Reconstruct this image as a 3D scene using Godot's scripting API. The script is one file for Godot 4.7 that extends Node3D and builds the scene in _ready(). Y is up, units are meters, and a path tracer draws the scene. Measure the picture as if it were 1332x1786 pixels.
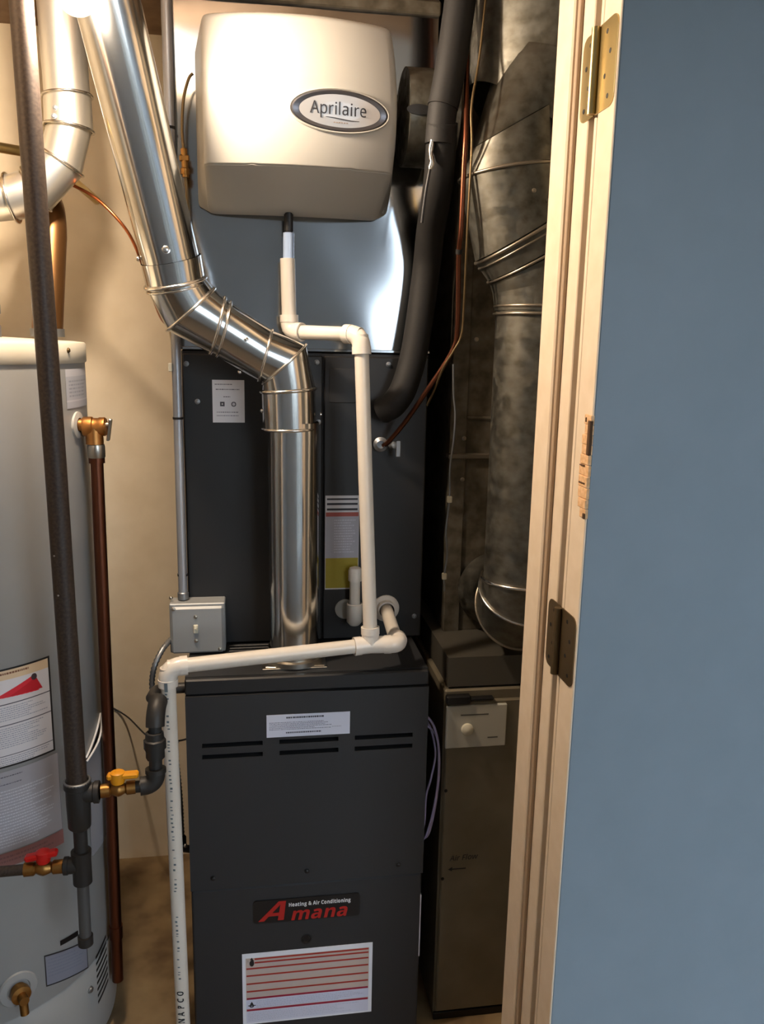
extends Node3D
# A closet with furnace, humidifier and water heater seen through its open door.
# Units are metres; y is up; the furnace front lies in the plane z = 0, the viewer stands at +z.

class G:
	# Collects triangles of one mesh. Triangles are turned so that their front faces agree with the normals given.
	var st := SurfaceTool.new()
	var count := 0
	func _init():
		st.begin(Mesh.PRIMITIVE_TRIANGLES)
	func tri(a: Vector3, b: Vector3, c: Vector3, na: Vector3, nb: Vector3, nc: Vector3, ua := Vector2.ZERO, ub := Vector2.ZERO, uc := Vector2.ZERO):
		var g := (b - a).cross(c - a)
		if g.length_squared() < 1e-18:
			return
		count += 1
		if g.dot(na + nb + nc) > 0.0:
			_v(a, na, ua); _v(c, nc, uc); _v(b, nb, ub)
		else:
			_v(a, na, ua); _v(b, nb, ub); _v(c, nc, uc)
	func _v(p: Vector3, n: Vector3, u: Vector2):
		st.set_normal(n); st.set_uv(u); st.add_vertex(p)
	func quad(a: Vector3, b: Vector3, c: Vector3, d: Vector3, n: Vector3, ua := Vector2.ZERO, ub := Vector2.ZERO, uc := Vector2.ZERO, ud := Vector2.ZERO):
		tri(a, b, c, n, n, n, ua, ub, uc)
		tri(a, c, d, n, n, n, ua, uc, ud)
	func quad4(a: Vector3, b: Vector3, c: Vector3, d: Vector3, na: Vector3, nb: Vector3, nc: Vector3, nd: Vector3, ua := Vector2.ZERO, ub := Vector2.ZERO, uc := Vector2.ZERO, ud := Vector2.ZERO):
		tri(a, b, c, na, nb, nc, ua, ub, uc)
		tri(a, c, d, na, nc, nd, ua, uc, ud)
	# chamfered box between two corners
	func box(lo: Vector3, hi: Vector3, bevel := 0.0, turn := Basis.IDENTITY, about := Vector3.ZERO) -> G:
		var c := (lo + hi) * 0.5
		var h := (hi - lo).abs() * 0.5
		var b := minf(bevel, minf(h.x, minf(h.y, h.z)) * 0.98)
		var pt := func(k: Array) -> Vector3:
			var p := c + Vector3(k[0], k[1], k[2])
			return about + turn * (p - about)
		for i in 3:
			var j := (i + 1) % 3
			var k := (i + 2) % 3
			for s in [-1.0, 1.0]:
				var q := []
				for t in [[-1, -1], [1, -1], [1, 1], [-1, 1]]:
					var v := [0.0, 0.0, 0.0]
					v[i] = s * h[i]; v[j] = t[0] * (h[j] - b); v[k] = t[1] * (h[k] - b)
					q.append(pt.call(v))
				var n := Vector3.ZERO
				n[i] = s
				quad(q[0], q[1], q[2], q[3], turn * n, Vector2(0, 1), Vector2(1, 1), Vector2(1, 0), Vector2(0, 0))
				if b > 0.0:
					for s2 in [-1.0, 1.0]:      # the edge between face i and face j
						var e := []
						for t in [[0, -1], [0, 1], [1, 1], [1, -1]]:
							var v := [0.0, 0.0, 0.0]
							v[i] = s * (h[i] - (b if t[0] == 1 else 0.0)); v[j] = s2 * (h[j] - (b if t[0] == 0 else 0.0)); v[k] = t[1] * (h[k] - b)
							e.append(pt.call(v))
						var m := Vector3.ZERO
						m[i] = s; m[j] = s2
						quad(e[0], e[1], e[2], e[3], turn * m.normalized())
						if i == 0:
							for s3 in [-1.0, 1.0]:
								var w := Vector3(s, s2, s3)
								var a := []
								for f in 3:
									var v := [0.0, 0.0, 0.0]
									for o in 3:
										v[o] = w[o] * (h[o] - (0.0 if o == f else b))
									a.append(pt.call(v))
								var nn := turn * w.normalized()
								tri(a[0], a[1], a[2], nn, nn, nn)
		return self
	static func frame(n: Vector3) -> Basis:
		var up := Vector3.FORWARD if absf(n.dot(Vector3.FORWARD)) < 0.9 else Vector3.UP
		var x := up.cross(n).normalized()
		return Basis(x, n, x.cross(n).normalized())
	# smooth tube along points
	func tube(pts: Array, r, seg := 14, caps := true, vscale := 1.0) -> G:
		var n := pts.size()
		var b := frame((pts[1] - pts[0]).normalized())
		var rings := []
		var along := 0.0
		for i in n:
			var t: Vector3 = (pts[mini(i + 1, n - 1)] - pts[maxi(i - 1, 0)]).normalized()
			var x := (b.x - t * b.x.dot(t)).normalized()
			b = Basis(x, t, x.cross(t))
			if i > 0:
				along += pts[i].distance_to(pts[i - 1])
			var rr: float = r[i] if r is Array else r
			var ring := []
			for k in seg + 1:
				var a := TAU * k / seg
				var d := b.x * cos(a) + b.z * sin(a)
				ring.append([pts[i] + d * rr, d, Vector2(float(k) / seg, along * vscale)])
			rings.append(ring)
		for i in n - 1:
			for k in seg:
				var p = rings[i][k]; var q = rings[i][k + 1]; var s = rings[i + 1][k + 1]; var t = rings[i + 1][k]
				quad4(p[0], q[0], s[0], t[0], p[1], q[1], s[1], t[1], p[2], q[2], s[2], t[2])
		if caps:
			for e in [[0, (pts[0] - pts[1]).normalized()], [n - 1, (pts[n - 1] - pts[n - 2]).normalized()]]:
				for k in seg:
					tri(pts[e[0]], rings[e[0]][k][0], rings[e[0]][k + 1][0], e[1], e[1], e[1])
		return self
	# straight pieces between rings [centre, normal, radius]; each piece is creased against the next
	func gores(rings: Array, seg := 36, caps := false) -> G:
		var ref := Vector3(0.3, 0.1, 1.0)
		var loops := []
		for r in rings:
			var n: Vector3 = r[1].normalized()
			var x := (ref - n * ref.dot(n)).normalized()
			var y := n.cross(x)
			var l := []
			for k in seg + 1:
				var a := TAU * k / seg
				l.append(r[0] + (x * cos(a) + y * sin(a)) * r[2])
			loops.append(l)
		for i in rings.size() - 1:
			var ax: Vector3 = (rings[i + 1][0] - rings[i][0]).normalized()
			for k in seg:
				var q := [loops[i][k], loops[i][k + 1], loops[i + 1][k + 1], loops[i + 1][k]]
				var ns := []
				for j in 4:
					var d: Vector3 = q[j] - (rings[i][0] if j < 2 else rings[i + 1][0])
					ns.append((d - ax * d.dot(ax)).normalized())
				quad4(q[0], q[1], q[2], q[3], ns[0], ns[1], ns[2], ns[3])
		if caps:
			for e in [0, rings.size() - 1]:
				var nn: Vector3 = rings[e][1].normalized() * (-1.0 if e == 0 else 1.0)
				for k in seg:
					tri(rings[e][0], loops[e][k], loops[e][k + 1], nn, nn, nn)
		return self
	func torus(c: Vector3, n: Vector3, big: float, small: float, seg := 36, sides := 8) -> G:
		var b := frame(n.normalized())
		for i in seg:
			for j in sides:
				var q := []
				for t in [[i, j], [i + 1, j], [i + 1, j + 1], [i, j + 1]]:
					var a: float = TAU * t[0] / seg
					var e: float = TAU * t[1] / sides
					var d := b.x * cos(a) + b.z * sin(a)
					var m := d * cos(e) + b.y * sin(e)
					q.append([c + d * big + m * small, m])
				quad4(q[0][0], q[1][0], q[2][0], q[3][0], q[0][1], q[1][1], q[2][1], q[3][1])
		return self
	# profile of (radius, height) turned about an axis
	func lathe(prof: Array, at: Vector3, axis := Vector3.UP, seg := 24, squash := Vector2.ONE) -> G:
		var b := frame(axis.normalized()) if axis.normalized() != Vector3.UP else Basis.IDENTITY
		var n := prof.size()
		var sn := []
		for i in n - 1:
			var d: Vector2 = prof[i + 1] - prof[i]
			sn.append(Vector2(d.y, -d.x).normalized())
		for i in n - 1:
			var n0: Vector2 = sn[i]
			var n1: Vector2 = sn[i]
			if i > 0 and sn[i].dot(sn[i - 1]) > 0.75:
				n0 = (sn[i] + sn[i - 1]).normalized()
			if i < n - 2 and sn[i].dot(sn[i + 1]) > 0.75:
				n1 = (sn[i] + sn[i + 1]).normalized()
			for k in seg:
				var q := []
				for t in [[i, k, n0], [i, k + 1, n0], [i + 1, k + 1, n1], [i + 1, k, n1]]:
					var a: float = TAU * t[1] / seg
					var p: Vector2 = prof[t[0]]
					var dx := cos(a)
					var dz := sin(a)
					q.append([at + b.x * (p.x * dx * squash.x) + b.z * (p.x * dz * squash.y) + b.y * p.y, (b.x * (t[2].x * dx / squash.x) + b.z * (t[2].x * dz / squash.y) + b.y * t[2].y).normalized(), Vector2(float(t[1]) / seg, p.y)])
				quad4(q[0][0], q[1][0], q[2][0], q[3][0], q[0][1], q[1][1], q[2][1], q[3][1], q[0][2], q[1][2], q[2][2], q[3][2])
		return self
	func ball(c: Vector3, r: float, seg := 12) -> G:
		var p := []
		for i in 9:
			var a := -PI / 2 + PI * i / 8
			p.append(Vector2(maxf(r * cos(a), 1e-5), r * sin(a)))
		return lathe(p, c, Vector3.UP, seg)
	# flat polygon in the plane x-y pushed along z
	func plate(poly: Array, z0: float, z1: float, m := Transform3D.IDENTITY) -> G:
		var pk := PackedVector2Array(poly)
		var idx := Geometry2D.triangulate_polygon(pk)
		for i in range(0, idx.size(), 3):
			for e in [[z1, Vector3.BACK], [z0, Vector3.FORWARD]]:
				var a := []
				for j in 3:
					a.append(m * Vector3(pk[idx[i + j]].x, pk[idx[i + j]].y, e[0]))
				var nn: Vector3 = (m.basis * e[1]).normalized()
				tri(a[0], a[1], a[2], nn, nn, nn)
		var turn := 1.0 if Geometry2D.is_polygon_clockwise(pk) else -1.0
		for i in pk.size():
			var a := pk[i]
			var c := pk[(i + 1) % pk.size()]
			var nn := (m.basis * (Vector3(-(c - a).y, (c - a).x, 0) * turn)).normalized()
			quad(m * Vector3(a.x, a.y, z0), m * Vector3(c.x, c.y, z0), m * Vector3(c.x, c.y, z1), m * Vector3(a.x, a.y, z1), nn)
		return self
	# sheet in the plane x-y between z0 and z1 with rectangular holes
	func holed(lo: Vector2, hi: Vector2, z0: float, z1: float, holes: Array) -> G:
		var xs := [lo.x, hi.x]
		var ys := [lo.y, hi.y]
		for h in holes:
			for v in [h.position.x, h.end.x]:
				if not v in xs: xs.append(v)
			for v in [h.position.y, h.end.y]:
				if not v in ys: ys.append(v)
		xs.sort(); ys.sort()
		for i in xs.size() - 1:
			for j in ys.size() - 1:
				var mid := Vector2((xs[i] + xs[i + 1]) / 2, (ys[j] + ys[j + 1]) / 2)
				var open := false
				for h in holes:
					open = open or h.has_point(mid)
				if open:
					continue
				for e in [[z1, Vector3.BACK], [z0, Vector3.FORWARD]]:
					quad(Vector3(xs[i], ys[j], e[0]), Vector3(xs[i + 1], ys[j], e[0]), Vector3(xs[i + 1], ys[j + 1], e[0]), Vector3(xs[i], ys[j + 1], e[0]), e[1])
		var rects: Array = holes.duplicate()
		rects.append(Rect2(lo, hi - lo))
		for r in rects.size():
			var h: Rect2 = rects[r]
			var s := 1.0 if r == rects.size() - 1 else -1.0
			var a := h.position
			var b := h.end
			quad(Vector3(a.x, a.y, z0), Vector3(a.x, b.y, z0), Vector3(a.x, b.y, z1), Vector3(a.x, a.y, z1), Vector3(-s, 0, 0))
			quad(Vector3(b.x, a.y, z0), Vector3(b.x, b.y, z0), Vector3(b.x, b.y, z1), Vector3(b.x, a.y, z1), Vector3(s, 0, 0))
			quad(Vector3(a.x, a.y, z0), Vector3(b.x, a.y, z0), Vector3(b.x, a.y, z1), Vector3(a.x, a.y, z1), Vector3(0, -s, 0))
			quad(Vector3(a.x, b.y, z0), Vector3(b.x, b.y, z0), Vector3(b.x, b.y, z1), Vector3(a.x, b.y, z1), Vector3(0, s, 0))
		return self
	# the triangles of lettering, each point sent through a function
	func lettering(text: String, size: float, depth: float, bold: bool, put: Callable) -> G:
		var f := SystemFont.new()
		f.font_names = PackedStringArray(["Droid Sans"])
		f.font_weight = 700 if bold else 400
		var tm := TextMesh.new()
		tm.text = text
		tm.font = f
		tm.font_size = 64
		tm.pixel_size = size / 64.0
		tm.depth = depth
		tm.curve_step = 2.0
		var a: Array = tm.surface_get_arrays(0) if tm.get_surface_count() > 0 else []
		if a.is_empty():
			return self
		var v: PackedVector3Array = a[Mesh.ARRAY_VERTEX]
		var nn: PackedVector3Array = a[Mesh.ARRAY_NORMAL]
		var ix = a[Mesh.ARRAY_INDEX]
		var idx: PackedInt32Array = ix if ix != null and ix.size() > 0 else PackedInt32Array(range(v.size()))
		for i in range(0, idx.size(), 3):
			var p := []
			for j in 3:
				p.append(put.call(v[idx[i + j]]))
			var q: Vector3 = put.call(v[idx[i]] + nn[idx[i]] * 0.001)
			var n: Vector3 = (p[1] - p[0]).cross(p[2] - p[0]).normalized()
			if n.dot(q - p[0]) < 0:
				n = -n
			tri(p[0], p[1], p[2], n, n, n)
		return self
	func mesh() -> ArrayMesh:
		return st.commit()


var at_of := {}
var M := {}
var rng := RandomNumberGenerator.new()


# ---------- nodes ----------
func numbered(parent: Node, called: String) -> String:
	if not parent.has_node(NodePath(called)):
		return called
	var i := 1
	while parent.has_node(NodePath("%s_%03d" % [called, i])):
		i += 1
	return "%s_%03d" % [called, i]

func thing(called: String, label: String, category: String, at := Vector3.ZERO, group := "") -> Node3D:
	var o := Node3D.new()
	o.name = numbered(self, called)
	add_child(o)
	o.position = at
	at_of[o] = at
	o.set_meta("label", label); o.set_meta("category", category)
	if group: o.set_meta("group", group)
	return o

# one part; its shape is given in world coordinates
func part(called: String, g, m: Material, parent: Node3D, label := "") -> MeshInstance3D:
	var o := MeshInstance3D.new()
	o.name = numbered(parent, called)
	o.mesh = g.mesh() if g is G else g
	o.material_override = m
	o.cast_shadow = GeometryInstance3D.SHADOW_CASTING_SETTING_ON
	parent.add_child(o)
	o.position = -at_of.get(parent, Vector3.ZERO)
	if label: o.set_meta("label", label)
	return o

func struct(called: String, g: G, m: Material, label: String, category: String) -> MeshInstance3D:
	var o := part(called, g, m, self)
	o.set_meta("kind", "structure"); o.set_meta("label", label); o.set_meta("category", category)
	return o

# ---------- materials ----------
func mat(c: Color, rough := 0.6, metal := 0.0, spec := 0.5) -> StandardMaterial3D:
	var m := StandardMaterial3D.new()
	m.albedo_color = c; m.roughness = rough; m.metallic = metal; m.metallic_specular = spec
	return m

func noise_tex(freq: float, a: Color, b: Color, cellular := false, seed_ := 1, mid = null, octaves := 4) -> NoiseTexture2D:
	var n := FastNoiseLite.new()
	n.seed = seed_
	n.noise_type = FastNoiseLite.TYPE_CELLULAR if cellular else FastNoiseLite.TYPE_SIMPLEX_SMOOTH
	if cellular:
		n.cellular_return_type = FastNoiseLite.RETURN_CELL_VALUE
	n.frequency = freq
	n.fractal_octaves = octaves
	if cellular:
		n.fractal_type = FastNoiseLite.FRACTAL_NONE
	var r := Gradient.new()
	r.set_color(0, a); r.set_color(1, b)
	if mid != null:
		r.add_point(0.5, mid)
	var t := NoiseTexture2D.new()
	t.width = 512; t.height = 512; t.seamless = true; t.noise = n; t.color_ramp = r
	return t

func textured(m: StandardMaterial3D, t: Texture2D, scale: float, rough: Texture2D = null) -> StandardMaterial3D:
	m.albedo_texture = t
	if rough:
		m.roughness_texture = rough
		m.roughness = 1.0
	m.uv1_triplanar = true
	m.uv1_world_triplanar = true
	m.uv1_scale = Vector3.ONE * scale
	return m

# flat print: rectangles and rows of tiny illegible words
func print_mat(w: int, h: int, bg: Color, ops: Array, rough := 0.5) -> StandardMaterial3D:
	var im := Image.create(w, h, false, Image.FORMAT_RGB8)
	im.fill(bg)
	for o in ops:
		if o[0] == "r":
			im.fill_rect(Rect2i(o[1], o[2], o[3], o[4]), o[5])
		elif o[0] == "rows":     # x, y, w, h, pitch, colour
			var y: int = o[2]
			while y < o[2] + o[4]:
				var x: int = o[1]
				var end: int = o[1] + int(o[3] * rng.randf_range(0.72, 1.0))
				while x < end:
					var l := rng.randi_range(2, 9)
					im.fill_rect(Rect2i(x, y, mini(l, end - x), maxi(1, int(o[5] * 0.45))), o[6])
					x += l + 2
				y += int(o[5])
		elif o[0] == "tri":      # ax, ay, bx, by, cx, cy, colour
			var p := PackedVector2Array([Vector2(o[1], o[2]), Vector2(o[3], o[4]), Vector2(o[5], o[6])])
			for yy in range(int(minf(p[0].y, minf(p[1].y, p[2].y))), int(maxf(p[0].y, maxf(p[1].y, p[2].y)))):
				for xx in range(int(minf(p[0].x, minf(p[1].x, p[2].x))), int(maxf(p[0].x, maxf(p[1].x, p[2].x)))):
					if Geometry2D.is_point_in_polygon(Vector2(xx, yy), p):
						im.set_pixel(xx, yy, o[7])
		elif o[0] == "disc":     # cx, cy, rx, ry, colour
			for yy in range(o[2] - o[4], o[2] + o[4] + 1):
				for xx in range(o[1] - o[3], o[1] + o[3] + 1):
					if pow(float(xx - o[1]) / o[3], 2) + pow(float(yy - o[2]) / o[4], 2) <= 1.0 and xx >= 0 and yy >= 0 and xx < w and yy < h:
						im.set_pixel(xx, yy, o[5])
	im.generate_mipmaps()
	var m := mat(Color.WHITE, rough)
	m.albedo_texture = ImageTexture.create_from_image(im)
	return m

# a label plate facing +z
func sticker(lo: Vector2, hi: Vector2, z: float, skew := 0.0) -> G:
	var g := G.new()
	var a := Vector3(lo.x, lo.y, z); var b := Vector3(hi.x, lo.y + skew, z); var c := Vector3(hi.x, hi.y + skew, z); var d := Vector3(lo.x, hi.y, z)
	g.quad(a, b, c, d, Vector3.BACK, Vector2(0, 1), Vector2(1, 1), Vector2(1, 0), Vector2(0, 0))
	var back := Vector3(0, 0, -0.0008)
	for e in [[a, b], [b, c], [c, d], [d, a]]:
		var n: Vector3 = (e[1] - e[0]).cross(Vector3.BACK).normalized()
		g.quad(e[0], e[1], e[1] + back, e[0] + back, n)
	return g

# a label on an upright cylinder; heights given at its left and right end
func wrapped(c: Vector3, r: float, a0: float, a1: float, top0: float, bot0: float, top1: float, bot1: float, seg := 18) -> G:
	var g := G.new()
	for i in seg:
		var q := []
		for t in [[i, 0], [i + 1, 0], [i + 1, 1], [i, 1]]:
			var f: float = float(t[0]) / seg
			var a := deg_to_rad(lerpf(a0, a1, f))
			var n := Vector3(sin(a), 0, cos(a))
			var y := lerpf(bot0, bot1, f) if t[1] == 0 else lerpf(top0, top1, f)
			q.append([Vector3(c.x, y, c.z) + n * r, n, Vector2(f, 1.0 - t[1])])
		g.quad4(q[0][0], q[1][0], q[2][0], q[3][0], q[0][1], q[1][1], q[2][1], q[3][1], q[0][2], q[1][2], q[2][2], q[3][2])
	return g

# dense points of a smooth curve through the given ones
func spline(p: Array, per := 8) -> Array:
	var out := []
	for i in p.size() - 1:
		var a: Vector3 = p[maxi(i - 1, 0)]; var b: Vector3 = p[i]; var c: Vector3 = p[i + 1]; var d: Vector3 = p[mini(i + 2, p.size() - 1)]
		for k in per:
			out.append(b.cubic_interpolate(c, a, d, float(k) / per))
	out.append(p[p.size() - 1])
	return out

# quarter bend from one end over a corner to the other
func bend(a: Vector3, corner: Vector3, b: Vector3, n := 10) -> Array:
	var out := []
	for i in n + 1:
		var t := float(i) / n
		out.append(a * (1 - t) * (1 - t) + corner * 2 * t * (1 - t) + b * t * t)
	return out

func screw(p: Vector3, n: Vector3, r: float) -> G:
	return G.new().lathe([Vector2(r * 1.25, 0), Vector2(r * 1.25, r * 0.25), Vector2(r, r * 0.3), Vector2(r * 0.9, r * 0.8), Vector2(r * 0.5, r), Vector2(1e-5, r)], p, n, 10)


func _ready():
	rng.seed = 20240
	look()
	light_up()
	materials()
	setting()
	door()
	furnace()
	coil_case()
	plenum()
	ducts()
	humidifier()
	heater()
	flue()
	drain()
	gas()
	refrigerant()
	electrics()
	lamp()
	small_things()


# ---------- camera, sky, exposure ----------
func look():
	var cam := Camera3D.new()
	cam.name = "camera"
	cam.fov = 63.53
	cam.position = Vector3(-0.108, 1.5, 1.53)
	cam.rotation_degrees = Vector3(-11.6, -9.1, 1.17)
	cam.rotation_order = EULER_ORDER_YXZ
	cam.near = 0.02
	add_child(cam)
	cam.current = true

func light_up():
	var sm := ProceduralSkyMaterial.new()
	sm.sky_top_color = Color(0.84, 0.92, 1.0)
	sm.sky_horizon_color = Color(0.93, 0.97, 1.0)
	sm.ground_bottom_color = Color(0.34, 0.36, 0.36)
	sm.ground_horizon_color = Color(0.60, 0.66, 0.70)
	sm.sky_energy_multiplier = 2.65
	sm.ground_energy_multiplier = 1.7
	var sky := Sky.new()
	sky.sky_material = sm
	var e := Environment.new()
	e.background_mode = Environment.BG_SKY
	e.sky = sky
	e.tonemap_mode = Environment.TONE_MAPPER_LINEAR
	e.tonemap_exposure = 1.0
	e.sdfgi_enabled = true
	e.ssao_enabled = true
	e.ssil_enabled = true
	var we := WorldEnvironment.new()
	we.name = "world_environment"
	we.environment = e
	add_child(we)

const BULB := Vector3(-0.352, 1.988, 0.145)
const BULB_ENERGY := 1.02

func materials():
	M.beige = textured(mat(Color(0.93, 0.875, 0.775), 0.75), noise_tex(0.02, Color(0.95, 0.94, 0.92), Color.WHITE, false, 3), 0.8)
	M.hall = mat(Color(0.76, 0.80, 0.84), 0.8)
	M.white_ceiling = mat(Color(0.88, 0.88, 0.86), 0.9)
	M.joist = textured(mat(Color(0.52, 0.43, 0.34), 0.85), noise_tex(0.02, Color(0.8, 0.76, 0.7), Color.WHITE, false, 5), 1.2)
	M.floor = textured(mat(Color(0.62, 0.53, 0.40), 0.9), noise_tex(0.012, Color(0.62, 0.58, 0.55), Color(1, 1, 0.97), false, 7, Color(0.86, 0.84, 0.8)), 1.1)
	M.hall_floor = mat(Color(0.56, 0.47, 0.37), 0.6)
	M.cream = textured(mat(Color(0.93, 0.86, 0.765), 0.4), noise_tex(0.02, Color(0.96, 0.95, 0.93), Color.WHITE, false, 11), 2.0)
	M.rabbet = mat(Color(0.66, 0.57, 0.47), 0.6)
	M.blue = textured(mat(Color(0.51, 0.56, 0.595), 0.5), noise_tex(0.015, Color(0.965, 0.97, 0.97), Color.WHITE, false, 12), 1.0)
	M.wood = textured(mat(Color(0.95, 0.80, 0.63), 0.8), noise_tex(0.03, Color(0.84, 0.77, 0.68), Color.WHITE, false, 13), 6.0)
	M.brass = mat(Color(0.80, 0.71, 0.49), 0.30, 1.0)
	M.brass_dull = mat(Color(0.60, 0.44, 0.24), 0.42, 1.0)
	M.bronze = mat(Color(0.44, 0.37, 0.26), 0.45, 0.8)
	M.dark = mat(Color(0.05, 0.05, 0.05), 0.8)
	M.new_steel = mat(Color(0.80, 0.80, 0.79), 0.16, 1.0)
	M.flue_bead = mat(Color(0.84, 0.83, 0.81), 0.2, 1.0)
	M.plenum = textured(mat(Color(0.68, 0.70, 0.72), 0.12, 1.0), noise_tex(0.01, Color(0.93, 0.93, 0.93), Color.WHITE, false, 21), 1.0)
	M.old_steel = textured(mat(Color(0.49, 0.485, 0.46), 0.42, 0.85), noise_tex(0.03, Color(0.66, 0.64, 0.59), Color(1, 1, 1), false, 22, Color(0.88, 0.87, 0.84)), 2.5, noise_tex(0.05, Color(0.3, 0.3, 0.3), Color(0.62, 0.62, 0.62), true, 23))
	M.old_box = textured(mat(Color(0.43, 0.415, 0.375), 0.55, 0.35), noise_tex(0.02, Color(0.55, 0.52, 0.46), Color(1, 1, 1), false, 24, Color(0.83, 0.8, 0.76)), 2.0)
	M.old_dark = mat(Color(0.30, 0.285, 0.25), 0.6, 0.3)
	M.old_bead = mat(Color(0.62, 0.58, 0.52), 0.35, 0.9)
	M.filter_box = textured(mat(Color(0.52, 0.49, 0.42), 0.5, 0.35), noise_tex(0.012, Color(0.86, 0.84, 0.8), Color.WHITE, false, 25), 1.0)
	M.furnace = textured(mat(Color(0.160, 0.163, 0.170), 0.5), noise_tex(0.2, Color(0.94, 0.94, 0.94), Color.WHITE, false, 31), 3.0)
	M.coil = textured(mat(Color(0.118, 0.118, 0.122), 0.45), noise_tex(0.2, Color(0.92, 0.92, 0.92), Color.WHITE, false, 32), 3.0)
	M.black = mat(Color(0.06, 0.06, 0.065), 0.4)
	M.white = mat(Color(0.90, 0.90, 0.90), 0.5)
	M.pvc = mat(Color(0.83, 0.80, 0.75), 0.32)
	M.pvc_socket = mat(Color(0.86, 0.83, 0.785), 0.28)
	M.ink = mat(Color(0.12, 0.14, 0.16), 0.7)
	M.abs = mat(Color(0.70, 0.69, 0.66), 0.40)
	M.abs_back = mat(Color(0.62, 0.61, 0.58), 0.5)
	M.tank = textured(mat(Color(0.60, 0.60, 0.59), 0.42), noise_tex(0.01, Color(0.95, 0.95, 0.95), Color.WHITE, false, 41), 1.0)
	M.tank_top = mat(Color(0.80, 0.77, 0.70), 0.45)
	M.iron = textured(mat(Color(0.27, 0.23, 0.205), 0.5, 0.1), noise_tex(0.06, Color(0.5, 0.45, 0.42), Color(1.0, 0.98, 0.95), false, 42, Color(0.8, 0.76, 0.72)), 5.0)
	M.iron_fit = mat(Color(0.17, 0.165, 0.16), 0.5, 0.3)
	M.copper = mat(Color(0.44, 0.27, 0.20), 0.35, 1.0)
	M.copper_bright = mat(Color(0.72, 0.42, 0.26), 0.3, 1.0)
	M.copper_old = mat(Color(0.50, 0.36, 0.22), 0.4, 0.9)
	M.foam = textured(mat(Color(0.085, 0.078, 0.073), 0.7), noise_tex(0.05, Color(0.7, 0.68, 0.66), Color.WHITE, false, 51), 6.0)
	M.rubber = mat(Color(0.09, 0.09, 0.10), 0.5)
	M.yellow = mat(Color(0.86, 0.57, 0.08), 0.4)
	M.red = mat(Color(0.74, 0.06, 0.05), 0.4)
	M.nickel = mat(Color(0.72, 0.70, 0.66), 0.3, 1.0)
	M.vent_steel = mat(Color(0.86, 0.85, 0.82), 0.30, 0.92)
	M.zinc = mat(Color(0.56, 0.57, 0.58), 0.42, 0.85)
	M.box_steel = mat(Color(0.60, 0.61, 0.61), 0.5, 0.3)
	M.valve_bronze = mat(Color(0.80, 0.56, 0.32), 0.35, 1.0)
	M.conduit = mat(Color(0.63, 0.64, 0.66), 0.4, 0.6)
	M.vinyl = mat(Color(0.66, 0.74, 0.86), 0.2)
	M.lilac = mat(Color(0.62, 0.58, 0.70), 0.4)
	M.ivory = mat(Color(0.80, 0.78, 0.70), 0.5)
	M.porcelain = mat(Color(0.92, 0.91, 0.88), 0.25)


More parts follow.
